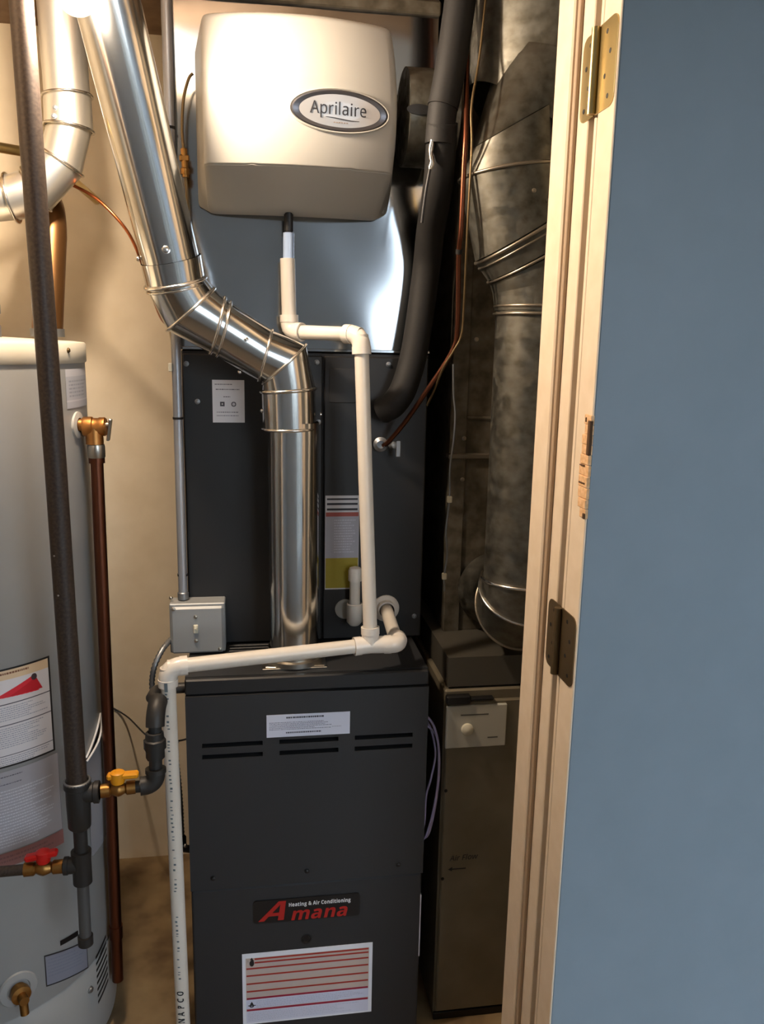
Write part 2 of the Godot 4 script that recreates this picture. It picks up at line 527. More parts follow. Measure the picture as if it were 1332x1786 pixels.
# ---------- the setting ----------
func setting():
	var g := G.new().box(Vector3(-1.25, -0.12, -0.87), Vector3(0.92, 0.0, 0.31))
	struct("floor", g, M.floor, "dusty tan concrete floor of the closet beside the water heater", "floor")
	struct("floor_hall", G.new().box(Vector3(-2.1, -0.12, 0.31), Vector3(2.1, 0.0, 2.9)), M.hall_floor, "brown hall floor in front of the closet doorway", "floor")
	struct("wall_back", G.new().box(Vector3(-1.25, 0, -0.87), Vector3(0.92, 2.22, -0.73)), M.beige, "beige painted closet wall behind the water heater and furnace", "wall")
	struct("wall_left", G.new().box(Vector3(-1.25, 0, -0.73), Vector3(-1.1, 2.22, 0.25)), M.beige, "beige closet wall at the far side of the water heater", "wall")
	struct("wall_right", G.new().box(Vector3(0.78, 0, -0.73), Vector3(0.92, 2.22, 0.25)), M.beige, "beige closet wall behind the old galvanized ducts", "wall")
	struct("ceiling", G.new().box(Vector3(-1.25, 2.22, -0.87), Vector3(0.92, 2.36, 0.25)), M.joist, "brown board ceiling above the closet", "ceiling")
	struct("ceiling_hall", G.new().box(Vector3(-2.1, 2.5, 0.25), Vector3(2.1, 2.62, 2.9)), M.white_ceiling, "white hall ceiling in front of the closet", "ceiling")
	g = G.new().box(Vector3(-2.1, 0, 0.25), Vector3(-0.64, 2.5, 0.37))
	g.box(Vector3(0.375, 0, 0.25), Vector3(2.1, 2.5, 0.37))
	g.box(Vector3(-0.64, 2.1, 0.25), Vector3(0.375, 2.5, 0.37))
	struct("wall_front", g, M.hall, "blue-grey hall wall around the closet doorway", "wall")
	struct("wall_hall_left", G.new().box(Vector3(-2.1, 0, 0.37), Vector3(-1.95, 2.5, 2.75)), M.hall, "pale blue-grey wall at the left end of the hall", "wall")
	struct("wall_hall_right", G.new().box(Vector3(1.95, 0, 0.37), Vector3(2.1, 2.5, 2.75)), M.hall, "pale blue-grey wall at the right end of the hall", "wall")
	g = G.new().holed(Vector2(-2.1, 0), Vector2(2.1, 2.5), 2.75, 2.9, [Rect2(0.58, 0.35, 1.25, 2.05)])
	struct("wall_hall_rear", g, M.hall, "hall wall behind the viewer with the bright window", "wall")
	# the window that lets in the daylight
	var w := Node3D.new()
	w.name = "window_1"; add_child(w)
	w.set_meta("kind", "structure"); w.set_meta("label", "tall white hall window behind the viewer"); w.set_meta("category", "window")
	g = G.new()
	for r in [[0.58, 0.35, 0.61, 2.4], [1.80, 0.35, 1.83, 2.4], [1.18, 0.35, 1.23, 2.4], [0.61, 0.35, 1.80, 0.39], [0.61, 2.36, 1.80, 2.4]]:
		g.box(Vector3(r[0], r[1], 2.79), Vector3(r[2], r[3], 2.85), 0.004)
	part("window_frame", g, M.white, w)
	var pane := mat(Color(1, 1, 1, 0.06), 0.0)
	pane.transparency = BaseMaterial3D.TRANSPARENCY_ALPHA
	for x in [0.61, 1.23]:
		part("pane", G.new().box(Vector3(x, 0.39, 2.818), Vector3(x + 0.57, 2.36, 2.822)), pane, w)
	# door jamb: closet-side face with its stop, shadow groove, rabbet, reveal and casing edge
	var j := Node3D.new()
	j.name = "trim_1"; add_child(j)
	j.set_meta("kind", "structure"); j.set_meta("label", "cream painted door jamb beside the old ducts"); j.set_meta("category", "door jamb")
	g = G.new().box(Vector3(0.355, 0, 0.249), Vector3(0.375, 2.1, 0.363), 0.0015)
	part("jamb_board", g, M.cream, j)
	part("door_stop", G.new().box(Vector3(0.344, 0, 0.2495), Vector3(0.356, 2.1, 0.3135), 0.0025), M.cream, j)
	part("weather_strip", G.new().box(Vector3(0.3490, 0, 0.3135), Vector3(0.3549, 2.1, 0.3235), 0.001), M.rabbet, j)
	part("casing", G.new().box(Vector3(0.358, 0, 0.3770), Vector3(0.43, 2.16, 0.388), 0.0015), M.cream, j)
	g = G.new().box(Vector3(-0.64, 0, 0.249), Vector3(-0.62, 2.1, 0.37), 0.002)
	g.box(Vector3(-0.70, 0, 0.37), Vector3(-0.625, 2.16, 0.388), 0.002)
	struct("trim_2", g, M.cream, "cream door jamb at the water heater side", "door jamb")
	g = G.new().box(Vector3(-0.62, 2.085, 0.249), Vector3(0.355, 2.1, 0.37), 0.002)
	struct("trim_3", g, M.cream, "cream head jamb above the closet doorway", "door jamb")


func door():
	var d := Node3D.new()
	d.name = "door_1"; add_child(d)
	d.set_meta("kind", "structure")
	d.set_meta("label", "blue-grey painted door swung wide open, cream hinge edge with splintered patch")
	d.set_meta("category", "door")
	part("slab", G.new().box(Vector3(0.3570, 0.012, 0.398), Vector3(1.17, 2.07, 0.4510), 0.0012), M.blue, d)
	part("edge_strip", G.new().box(Vector3(0.3545, 0.012, 0.3975), Vector3(0.3575, 2.07, 0.4508), 0.0012), M.cream, d)
	# raw wood where a hinge was torn away
	var g := G.new()
	var ys := [1.262, 1.276, 1.290, 1.306, 1.322, 1.338, 1.352, 1.366, 1.380, 1.394, 1.408]
	var zs := [0.431, 0.424, 0.4205, 0.422, 0.419, 0.4215, 0.424, 0.4245, 0.429, 0.4285, 0.432]
	for i in 10:
		var out := 0.0012 + 0.0008 * float(i % 2) + rng.randf_range(0.0, 0.0006)
		g.box(Vector3(0.3545 - out, ys[i], zs[i] + rng.randf_range(-0.001, 0.001)), Vector3(0.3575, ys[i + 1] - 0.0006, 0.4515 + 0.0008 * float((i + 1) % 2)), 0.0008)
	part("splintered_wood", g, M.wood, d, "raw splintered wood on the door edge")
	g = G.new()
	for q in [[1.352, 1.400, 0.4445, 0.4525], [1.397, 1.4035, 0.4340, 0.437], [1.262, 1.270, 0.4462, 0.452], [1.31, 1.3125, 0.425, 0.446], [1.335, 1.337, 0.424, 0.440]]:
		g.box(Vector3(0.3510, q[0], q[2]), Vector3(0.3560, q[1], q[3]), 0.0008)
	part("torn_crack", g, mat(Color(0.32, 0.22, 0.13), 0.9), d, "dark tear in the splintered wood")
	# two hinges
	for h in [[1.805, 1.914, M.brass, "bright brass butt hinge, upper of the two"], [1.004, 1.112, M.bronze, "tarnished dark butt hinge, lower of the two"]]:
		var y0: float = h[0]
		var y1: float = h[1]
		var hg := part("hinge", G.new().tube([Vector3(0.349, y0 + 0.001, 0.3875), Vector3(0.349, y1 - 0.001, 0.3875)], 0.0062, 16), h[2], d, h[3])
		for s in [[0.3345, 0.383, true], [0.392, 0.4475, false]]:
			var poly := []
			var c := 0.014
			var left: bool = s[2]
			for k in 5:
				var a := PI / 2 * k / 4
				poly.append(Vector2((c - c * cos(a)), (y1 - c) + c * sin(a)))
			var wid: float = s[1] - s[0]
			poly.append(Vector2(wid, y1)); poly.append(Vector2(wid, y0))
			for k in 5:
				var a := PI / 2 * k / 4
				poly.append(Vector2(c - c * sin(a), (y0 + c) - c * cos(a)))
			var bs := Basis(Vector3(0, 0, 1 if left else -1), Vector3.UP, Vector3(-1, 0, 0))
			var leaf := G.new().plate(poly, 0.0, 0.0018, Transform3D(bs, Vector3(0.3547 if not left else 0.3552, 0, s[0] if left else s[1])))
			part("leaf", leaf, h[2], hg)
			for k in 4:
				var sy := lerpf(y0 + 0.014, y1 - 0.014, k / 3.0)
				var sz: float = s[0] + wid * (0.32 if k % 2 == 0 else 0.55) if left else s[1] - wid * (0.34 if k % 2 == 0 else 0.58)
				part("screw", G.new().lathe([Vector2(0.0034, 0), Vector2(0.0030, 0.0004), Vector2(0.0012, 0.0001), Vector2(1e-5, 0.0001)], Vector3(0.3529, sy, sz), Vector3(-1, 0, 0), 10), M.coil if h[2] == M.brass else M.dark, hg)


# ---------- furnace ----------
func furnace():
	var t := thing("furnace", "dark grey upright gas furnace with slotted front panel and red lettered badge", "furnace", Vector3(0, 0, -0.36))
	var g := G.new()
	# cabinet shell: sides, back, top, bottom, so that the slots open into a dark inside
	g.box(Vector3(-0.241, 0.02, -0.72), Vector3(-0.237, 0.854, -0.02))
	g.box(Vector3(0.237, 0.02, -0.72), Vector3(0.241, 0.854, -0.02))
	g.box(Vector3(-0.237, 0.02, -0.72), Vector3(0.237, 0.854, -0.716))
	g.box(Vector3(-0.237, 0.849, -0.716), Vector3(0.237, 0.854, -0.02))
	g.box(Vector3(-0.237, 0.0, -0.716), Vector3(0.237, 0.025, -0.02))
	part("cabinet", g, M.furnace, t)
	part("top_flange", G.new().box(Vector3(-0.241, 0.822, -0.020), Vector3(0.241, 0.854, -0.004), 0.003), M.coil, t)
	var slots := []
	for y in [0.7125, 0.6885]:
		for x in [[-0.211, -0.093], [-0.060, 0.058], [0.091, 0.210]]:
			slots.append(Rect2(x[0], y, x[1] - x[0], 0.0095))
	part("burner_door", G.new().holed(Vector2(-0.2405, 0.3985), Vector2(0.2405, 0.8205), -0.018, 0.0, slots), M.furnace, t)
	part("blower_door", G.new().box(Vector3(-0.2385, 0.012, -0.02), Vector3(0.2385, 0.3955, -0.0015), 0.003), M.furnace, t)
	for k in 6:   # clips seen in the slots
		var s: Rect2 = slots[k]
		var x: float = s.position.x + s.size.x * [0.28, 0.17, 0.66, 0.78, 0.45, 0.86][k]
		part("slot_clip", G.new().box(Vector3(x, s.position.y - 0.002, -0.024), Vector3(x + 0.012, s.position.y + 0.0115, -0.0185), 0.001), M.furnace, t)
	for p in [Vector3(-0.195, 0.425, 0.0), Vector3(-0.005, 0.425, 0.0), Vector3(0.187, 0.4235, 0.0)]:
		part("screw", screw(p, Vector3.BACK, 0.0045), M.black, t)
	part("peephole", G.new().lathe([Vector2(0.011, 0), Vector2(0.011, 0.002), Vector2(0.008, 0.002), Vector2(0.007, 0.0005), Vector2(1e-5, 0.0005)], Vector3(-0.006, 0.263, -0.0015), Vector3.BACK, 20), M.black, t)
	# strip label above the slots (its square code is left out)
	var ops := [["rows", 90, 12, 200, 16, 18, Color(0.2, 0.2, 0.25)], ["rows", 12, 38, 290, 42, 7, Color(0.42, 0.43, 0.5)], ["rows", 300, 70, 60, 6, 6, Color(0.45, 0.46, 0.5)], ["rows", 88, 88, 190, 10, 16, Color(0.3, 0.3, 0.35)]]
	part("notice_label", sticker(Vector2(-0.085, 0.728), Vector2(0.0805, 0.7755), 0.0009), print_mat(384, 112, Color(0.80, 0.81, 0.86), ops), t)
	# badge
	var poly := []
	for c in [[0.100, 0.357, 0], [-0.108, 0.357, 1], [-0.108, 0.318, 2], [0.100, 0.318, 3]]:
		for k in 6:
			var a: float = PI / 2 * (c[2] + k / 5.0)
			poly.append(Vector2(c[0] + 0.007 * cos(a), c[1] + 0.007 * sin(a)))
	var badge := part("badge", G.new().plate(poly, -0.002, 0.0015), M.black, t)
	var red := mat(Color(0.66, 0.10, 0.075), 0.5)
	var ital := func(o: Vector3, sx: float, sl: float) -> Callable:
		return func(p: Vector3) -> Vector3: return Vector3(o.x + (p.x + p.y * sl) * sx, o.y + p.y, o.z + p.z)
	part("badge_lettering", G.new().lettering("A", 0.060, 0.0008, true, ital.call(Vector3(-0.068, 0.3370, 0.0018), 1.35, 0.40)).lettering("mana", 0.040, 0.0008, true, ital.call(Vector3(0.023, 0.3270, 0.0018), 1.12, 0.2)), red, badge)
	part("badge_small_lettering", G.new().lettering("Heating & Air Conditioning", 0.0115, 0.0008, true, ital.call(Vector3(0.022, 0.3500, 0.0018), 0.88, 0.0)), mat(Color(0.85, 0.85, 0.85), 0.5), badge)
	# striped safety label
	var R1 := Color(0.62, 0.16, 0.12)
	var R2 := Color(0.58, 0.06, 0.20)
	ops = [["r", 12, 18, 424, 226, Color(0.74, 0.67, 0.62)], ["r", 12, 244, 424, 30, Color(0.80, 0.80, 0.86)]]
	for k in 8:
		var y: int = [20, 34, 56, 84, 116, 146, 174, 220][k]
		ops.append(["r", 14 if k > 1 else 42, y, 420 if k > 1 else 392, 6 if k < 6 else 7, R1 if k < 6 else R2])
		ops.append(["rows", 18, y + 10, 400, 14 if k < 7 else 22, 5, Color(0.70, 0.66, 0.66)])
	ops.append_array([["r", 12, 182, 424, 36, Color(0.78, 0.79, 0.86)], ["rows", 46, 188, 380, 28, 6, Color(0.66, 0.67, 0.74)], ["r", 14, 174, 420, 7, R2], ["r", 12, 228, 424, 44, Color(0.80, 0.80, 0.86)], ["rows", 18, 234, 410, 36, 6, Color(0.69, 0.70, 0.76)], ["r", 14, 220, 420, 7, R2], ["disc", 32, 38, 8, 12, Color(0.1, 0.1, 0.1)], ["tri", 26, 24, 32, 16, 40, 30, Color(0.1, 0.1, 0.1)], ["rows", 16, 26, 8, 12, 4, Color(0.4, 0.4, 0.4)], ["disc", 30, 206, 8, 7, Color(0.12, 0.12, 0.15)], ["disc", 30, 206, 4, 3, Color(0.7, 0.7, 0.75)], ["r", 18, 204, 26, 3, Color(0.12, 0.12, 0.15)], ["tri", 24, 200, 30, 190, 36, 200, Color(0.12, 0.12, 0.15)]])
	part("safety_label", sticker(Vector2(-0.140, 0.068), Vector2(0.136, 0.2405), -0.0005), print_mat(448, 280, Color(0.88, 0.88, 0.90), ops), t)
	part("edge_label", G.new().box(Vector3(0.2372, 0.195, -0.010), Vector3(0.2395, 0.345, -0.0006), 0.0006), mat(Color(0.78, 0.78, 0.82), 0.5), t)
	# top plate with louvres and the flue gasket
	g = G.new()
	for k in 4:
		g.box(Vector3(-0.160, 0.8545, -0.178 + k * 0.016), Vector3(-0.075, 0.8585, -0.172 + k * 0.016), 0.001)
	part("top_louver", g, M.furnace, t)
	g = G.new().box(Vector3(-0.092, 0.854, -0.140), Vector3(0.038, 0.8575, -0.036), 0.001)
	g.lathe([Vector2(0.06, 0), Vector2(0.06, 0.010), Vector2(0.053, 0.012), Vector2(0.053, 0.03)], Vector3(-0.026, 0.857, -0.088), Vector3.UP, 32)
	part("flue_collar", g, M.nickel, t, "shiny metal collar plate under the flue")
	g = G.new()
	for k in 5:
		g.box(Vector3(-0.085 + k * 0.024, 0.8575, -0.052), Vector3(-0.063 + k * 0.024, 0.8595, -0.040), 0.001, Basis(Vector3.UP, 0.2 * (k % 3 - 1)), Vector3(-0.074 + k * 0.024, 0.858, -0.046))
	part("foil_tape", g, M.nickel, t)


func coil_case():
	var t := thing("evaporator_coil_case", "black coil cabinet on top of the furnace behind the flue pipe", "coil cabinet", Vector3(0, 0.855, -0.44))
	part("case_body", G.new().box(Vector3(-0.245, 0.855, -0.70), Vector3(0.262, 1.478, -0.200), 0.003), M.coil, t)
	part("front_panel", G.new().box(Vector3(-0.243, 0.858, -0.202), Vector3(0.0385, 1.470, -0.190), 0.0025), M.coil, t)
	part("front_panel", G.new().box(Vector3(0.0415, 0.858, -0.202), Vector3(0.260, 1.470, -0.191), 0.0025), M.coil, t)
	for p in [Vector3(0.026, 1.457, -0.19), Vector3(0.175, 1.455, -0.191), Vector3(-0.235, 1.45, -0.19), Vector3(0.03, 1.335, -0.19), Vector3(-0.215, 1.375, -0.19), Vector3(0.245, 0.905, -0.191)]:
		part("screw", screw(p, Vector3.BACK, 0.0045), M.zinc, t)
	part("panel_emboss", G.new().box(Vector3(0.052, 1.375, -0.1915), Vector3(0.11, 1.445, -0.1895), 0.001), M.furnace, t)
	var ops := [["rows", 10, 16, 70, 4, 8, Color(0.35, 0.35, 0.4)], ["rows", 14, 36, 100, 5, 9, Color(0.4, 0.4, 0.45)], ["rows", 44, 66, 34, 6, 8, Color(0.3, 0.3, 0.35)], ["r", 30, 88, 18, 18, Color(0.25, 0.25, 0.28)], ["r", 36, 94, 6, 6, Color(0.8, 0.8, 0.8)], ["disc", 84, 97, 10, 10, Color(0.3, 0.3, 0.33)], ["disc", 84, 97, 6, 6, Color(0.75, 0.75, 0.78)], ["rows", 16, 128, 90, 6, 9, Color(0.5, 0.5, 0.54)], ["rows", 16, 142, 96, 6, 9, Color(0.55, 0.55, 0.6)]]
	part("rating_label", sticker(Vector2(-0.185, 1.333), Vector2(-0.121, 1.419), -0.1892), print_mat(128, 172, Color(0.84, 0.84, 0.86), ops), t)
	ops = [["r", 6, 8, 116, 5, Color(0.12, 0.12, 0.16)], ["r", 6, 22, 116, 6, Color(0.10, 0.11, 0.16)], ["r", 6, 38, 116, 6, Color(0.12, 0.12, 0.16)], ["r", 2, 50, 124, 12, Color(0.62, 0.30, 0.26)], ["r", 2, 62, 124, 126, Color(0.66, 0.66, 0.70)], ["rows", 34, 72, 84, 100, 8, Color(0.78, 0.78, 0.82)], ["r", 2, 188, 124, 92, Color(0.62, 0.56, 0.12)]]
	part("warning_label", sticker(Vector2(0.0455, 0.972), Vector2(0.118, 1.179), -0.1902), print_mat(128, 284, Color(0.80, 0.80, 0.82), ops), t)
	# drain ports
	var z := -0.191
	part("drain_port", G.new().lathe([Vector2(0.030, 0), Vector2(0.030, 0.004), Vector2(0.027, 0.006), Vector2(0.020, 0.006), Vector2(0.020, 0.020), Vector2(0.0165, 0.020)], Vector3(0.180, 0.926, z), Vector3.BACK, 28), M.pvc_socket, t)
	part("spare_port", G.new().lathe([Vector2(0.022, 0), Vector2(0.022, 0.004), Vector2(0.016, 0.005), Vector2(0.012, 0.003), Vector2(1e-5, 0.003)], Vector3(0.090, 0.927, z), Vector3.BACK, 28), M.abs_back, t)


func plenum():
	var t := thing("supply_plenum", "shiny sheet metal plenum box above the black coil cabinet", "duct", Vector3(0, 1.478, -0.45))
	var g := G.new()
	# the front sheet is slightly oil-canned: a grid with shallow waves
	var nx := 60
	var ny := 40
	var pts := []
	var h := func(x: float, y: float) -> float:
		var z := -0.207
		var e := clampf((x - 0.06) / 0.20, 0, 1)
		z += 0.0008 * e * e
		z += 0.0010 * sin(x * 21.0 + 1.2) * sin(y * 7.0) + 0.0007 * sin(y * 16.0 + x * 26.0)
		return z
	for i in nx + 1:
		for j in ny + 1:
			var x := lerpf(-0.252, 0.262, float(i) / nx)
			var y := lerpf(1.478, 2.215, float(j) / ny)
			var n := Vector3(-(h.call(x + 0.001, y) - h.call(x - 0.001, y)) / 0.002, -(h.call(x, y + 0.001) - h.call(x, y - 0.001)) / 0.002, 1).normalized()
			pts.append([Vector3(x, y, h.call(x, y)), n])
	for i in nx:
		for j in ny:
			var a = pts[i * (ny + 1) + j]; var b = pts[(i + 1) * (ny + 1) + j]; var c = pts[(i + 1) * (ny + 1) + j + 1]; var d = pts[i * (ny + 1) + j + 1]
			g.quad4(a[0], b[0], c[0], d[0], a[1], b[1], c[1], d[1])
	part("front_sheet", g, M.plenum, t)
	part("side_sheets", G.new().box(Vector3(-0.252, 1.478, -0.66), Vector3(0.262, 2.215, -0.215)), M.plenum, t)
	part("corner_seam", G.new().box(Vector3(-0.256, 1.478, -0.225), Vector3(-0.2475, 2.215, -0.203), 0.001), M.plenum, t)
	part("top_cleat", G.new().box(Vector3(-0.256, 2.122, -0.222), Vector3(0.265, 2.148, -0.196), 0.003), M.old_box, t)
	part("base_cleat", G.new().box(Vector3(-0.254, 1.478, -0.222), Vector3(0.263, 1.484, -0.1965), 0.001), M.plenum, t)


# ---------- the ducts at the right ----------
func ducts():
	var t := thing("return_air_duct", "old rectangular galvanized return duct standing behind the round duct", "duct", Vector3(0.52, 0.80, -0.42))
	part("duct_body", G.new().box(Vector3(0.318, 0.86, -0.70), Vector3(0.74, 2.215, -0.210), 0.003), M.old_box, t)
	part("corner_flange", G.new().box(Vector3(0.315, 0.86, -0.225), Vector3(0.352, 2.215, -0.204), 0.002), M.old_box, t)
	part("slip_joint", G.new().box(Vector3(0.313, 1.255, -0.23), Vector3(0.742, 1.268, -0.198), 0.003), M.old_bead, t)
	part("slip_joint", G.new().box(Vector3(0.352, 1.340, -0.23), Vector3(0.742, 1.347, -0.2055), 0.002), M.old_box, t)
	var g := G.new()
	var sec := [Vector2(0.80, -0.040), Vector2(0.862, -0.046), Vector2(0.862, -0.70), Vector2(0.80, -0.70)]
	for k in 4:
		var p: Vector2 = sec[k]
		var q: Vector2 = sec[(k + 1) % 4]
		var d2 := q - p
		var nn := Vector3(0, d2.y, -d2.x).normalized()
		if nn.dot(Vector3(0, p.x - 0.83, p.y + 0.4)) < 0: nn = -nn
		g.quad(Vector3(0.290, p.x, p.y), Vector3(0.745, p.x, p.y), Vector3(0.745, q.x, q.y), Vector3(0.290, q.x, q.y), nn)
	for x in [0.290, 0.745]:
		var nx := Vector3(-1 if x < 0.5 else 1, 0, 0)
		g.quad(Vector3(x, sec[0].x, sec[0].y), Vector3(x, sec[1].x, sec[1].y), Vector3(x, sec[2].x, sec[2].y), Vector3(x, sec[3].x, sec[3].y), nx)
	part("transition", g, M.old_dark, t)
	for p in [Vector3(0.346, 1.21, -0.204), Vector3(0.366, 1.51, -0.2095), Vector3(0.346, 1.30, -0.204)]:
		part("screw", screw(p, Vector3.BACK, 0.004), M.old_bead, t)
	# filter cabinet
	var f := thing("filter_cabinet", "tall taupe metal filter cabinet at the floor beside the furnace", "filter cabinet", Vector3(0.52, 0, -0.35))
	part("cabinet_body", G.new().box(Vector3(0.283, 0.0, -0.70), Vector3(0.75, 0.795, -0.036), 0.004), M.filter_box, f)
	part("access_door", G.new().box(Vector3(0.287, 0.022, -0.038), Vector3(0.745, 0.772, -0.028), 0.003), M.filter_box, f)
	part("toe_strip", G.new().box(Vector3(0.283, 0.0, -0.037), Vector3(0.75, 0.018, -0.030), 0.001), M.black, f)
	part("slot_handle", G.new().box(Vector3(0.283, 0.768, -0.034), Vector3(0.335, 0.788, -0.018), 0.003).box(Vector3(0.30, 0.774, -0.034), Vector3(0.385, 0.781, -0.02), 0.002), M.black, f)
	var pl := part("cover_plate", G.new().box(Vector3(0.2845, 0.669, -0.030), Vector3(0.415, 0.764, -0.0225), 0.002), mat(Color(0.72, 0.71, 0.66), 0.5), f, "pale plate with a round knob")
	part("knob", G.new().lathe([Vector2(0.013, 0), Vector2(0.0125, 0.006), Vector2(0.009, 0.009), Vector2(1e-5, 0.010)], Vector3(0.330, 0.712, -0.0225), Vector3.BACK, 20), M.ivory, pl)
	var pale_ink := mat(Color(0.38, 0.37, 0.34), 0.6)
	for q in [[0.315, 0.742, 0.06], [0.375, 0.689, 0.022]]:
		part("small_print", G.new().box(Vector3(q[0], q[1], -0.0226), Vector3(q[0] + q[2], q[1] + 0.0030, -0.0221)), pale_ink, pl)
	g = G.new()
	g.lettering("Air Flow", 0.017, 0.0006, false, func(p: Vector3) -> Vector3: return Vector3(0.337 + p.x + p.y * 0.2, 0.4085 + p.y + p.x * 0.02, -0.0277 + p.z))
	g.box(Vector3(0.306, 0.3805, -0.0282), Vector3(0.342, 0.3828, -0.0274))
	g.plate([Vector2(0.303, 0.3815), Vector2(0.312, 0.387), Vector2(0.311, 0.377)], -0.0282, -0.0274)
	part("handwritten_note", g, M.ink, f)
	for p in [Vector3(0.291, 0.57, -0.028), Vector3(0.291, 0.36, -0.028)]:
		part("screw", screw(p, Vector3.BACK, 0.003), M.dark, f)
	# round duct with its gored elbows
	var d := thing("round_duct", "dull old galvanized round duct with gored elbows beside the door jamb", "duct", Vector3(0.43, 0.9, 0.0))
	var r := 0.084
	var X := 0.431
	var n33 := Vector3(-0.52, 0.85, 0.0)
	var lower := G.new().gores([[Vector3(X, 1.045, 0.0), Vector3.UP, r], [Vector3(X, 1.562, 0.0), Vector3.UP, r]], 48)
	part("pipe", lower, M.old_steel, d)
	part("collar", G.new().gores([[Vector3(X, 1.562, 0.0), Vector3.UP, r + 0.002], [Vector3(0.424, 1.612, 0), Vector3(-0.22, 0.97, 0), r + 0.003], [Vector3(0.410, 1.652, 0), Vector3(-0.48, 0.875, 0), r + 0.004]], 48), M.old_steel, d)
	part("elbow_gore", G.new().gores([[Vector3(0.406, 1.660, 0), Vector3(-0.50, 0.866, 0), r + 0.005], [Vector3(0.384, 1.692, 0.0), n33, r + 0.008]], 48), M.old_steel, d)
	part("elbow_gore", G.new().gores([[Vector3(0.380, 1.697, 0), n33, r + 0.006], [Vector3(0.356, 1.800, 0), Vector3(-0.16, 0.98, 0), r + 0.005]], 48), M.old_steel, d)
	part("elbow_gore", G.new().gores([[Vector3(0.355, 1.806, 0), Vector3(-0.16, 0.98, 0), r + 0.004], [Vector3(0.362, 1.885, -0.01), Vector3(-0.50, 0.86, 0.05), r + 0.002]], 48), M.old_steel, d)
	part("elbow_gore", G.new().gores([[Vector3(0.363, 1.887, -0.01), Vector3(-0.50, 0.86, 0.05), r], [Vector3(0.43, 1.985, -0.02), Vector3(0.3, 0.95, 0.0), r + 0.012]], 48), M.old_steel, d)
	var tr := G.new()
	var seg := 48
	for k in seg:    # trunk with its bottom cut on the slant
		var q := []
		for e in [[k, 0], [k + 1, 0], [k + 1, 1], [k, 1]]:
			var a: float = TAU * e[0] / seg
			var nn := Vector3(cos(a), 0, sin(a))
			var x := 0.448 + 0.152 * cos(a)
			var y := 1.965 - (x - 0.296) * 0.74 if e[1] == 0 else 2.215
			q.append([Vector3(x, y, -0.065 + 0.135 * sin(a)), nn])
		tr.quad4(q[0][0], q[1][0], q[2][0], q[3][0], q[0][1], q[1][1], q[2][1], q[3][1])
	part("trunk", tr, M.old_steel, d)
	var beads := G.new()
	beads.torus(Vector3(X, 1.556, 0), Vector3.UP, r + 0.003, 0.003, 48)
	beads.torus(Vector3(X, 1.570, 0), Vector3.UP, r + 0.002, 0.003, 48)
	part("bead", beads, M.old_bead, d)
	beads = G.new().torus(Vector3(0.384, 1.6935, 0), n33, r + 0.009, 0.003, 48).torus(Vector3(0.390, 1.684, 0), n33, r + 0.008, 0.002, 48).torus(Vector3(0.408, 1.656, 0), Vector3(-0.49, 0.87, 0), r + 0.006, 0.0025, 48)
	part("bead", beads, M.old_bead, d)
	part("bead", G.new().torus(Vector3(0.3555, 1.803, 0), Vector3(-0.16, 0.98, 0), r + 0.006, 0.003, 48), M.old_bead, d)
	for p in [[Vector3(0.402, 1.745, 0.082)], [Vector3(0.375, 1.76, 0.088)]]:
		part("screw", screw(p[0], Vector3(0.1, 0.1, 1), 0.0035), M.old_bead, d)
	# bottom elbow turning back into the drop
	var e0 := Vector3(X, 1.045, 0.0)
	var a30 := Vector3(0, 0.866, 0.5)
	var a60 := Vector3(0, 0.5, 0.866)
	part("bottom_elbow", G.new().gores([[e0, Vector3.UP, r + 0.003], [e0 + Vector3(0, -0.030, -0.006), a30, r + 0.006]], 48).gores([[e0 + Vector3(0, -0.032, -0.006), a30, r + 0.003], [e0 + Vector3(0, -0.070, -0.035), a60, r + 0.005]], 48).gores([[e0 + Vector3(0, -0.072, -0.036), a60, r + 0.002], [e0 + Vector3(0, -0.085, -0.2025), Vector3.BACK, r + 0.002]], 48), M.old_steel, d)
	part("bead", G.new().torus(e0, Vector3.UP, r + 0.004, 0.0035, 48), M.flue_bead, d)
	part("bead", G.new().torus(e0 + Vector3(0, -0.031, -0.006), a30, r + 0.007, 0.003, 48), M.flue_bead, d)
	part("bead", G.new().torus(e0 + Vector3(0, -0.071, -0.036), a60, r + 0.006, 0.003, 48), M.old_bead, d)
	part("clip", G.new().box(Vector3(0.405, 1.062, 0.083), Vector3(0.425, 1.068, 0.088), 0.001), M.dark, d)
	# bypass duct from the humidifier to the return
	var b := thing("bypass_duct", "short dark round bypass duct between humidifier and insulated line", "duct", Vector3(0.24, 1.9, -0.115))
	part("duct_sleeve", G.new().gores([[Vector3(0.180, 1.914, -0.118), Vector3.RIGHT, 0.086], [Vector3(0.272, 1.914, -0.118), Vector3.RIGHT, 0.086]], 40, true), M.old_steel, b)
	part("damper_plate", G.new().lathe([Vector2(0.012, 0), Vector2(0.012, 0.002), Vector2(1e-5, 0.002)], Vector3(0.195, 1.908, -0.0325), Vector3(0, 0.05, 1), 24, Vector2(1.9, 0.75)), M.coil, b)
	part("bead", G.new().torus(Vector3(0.245, 1.914, -0.118), Vector3.RIGHT, 0.0855, 0.0025, 40), M.old_bead, b)


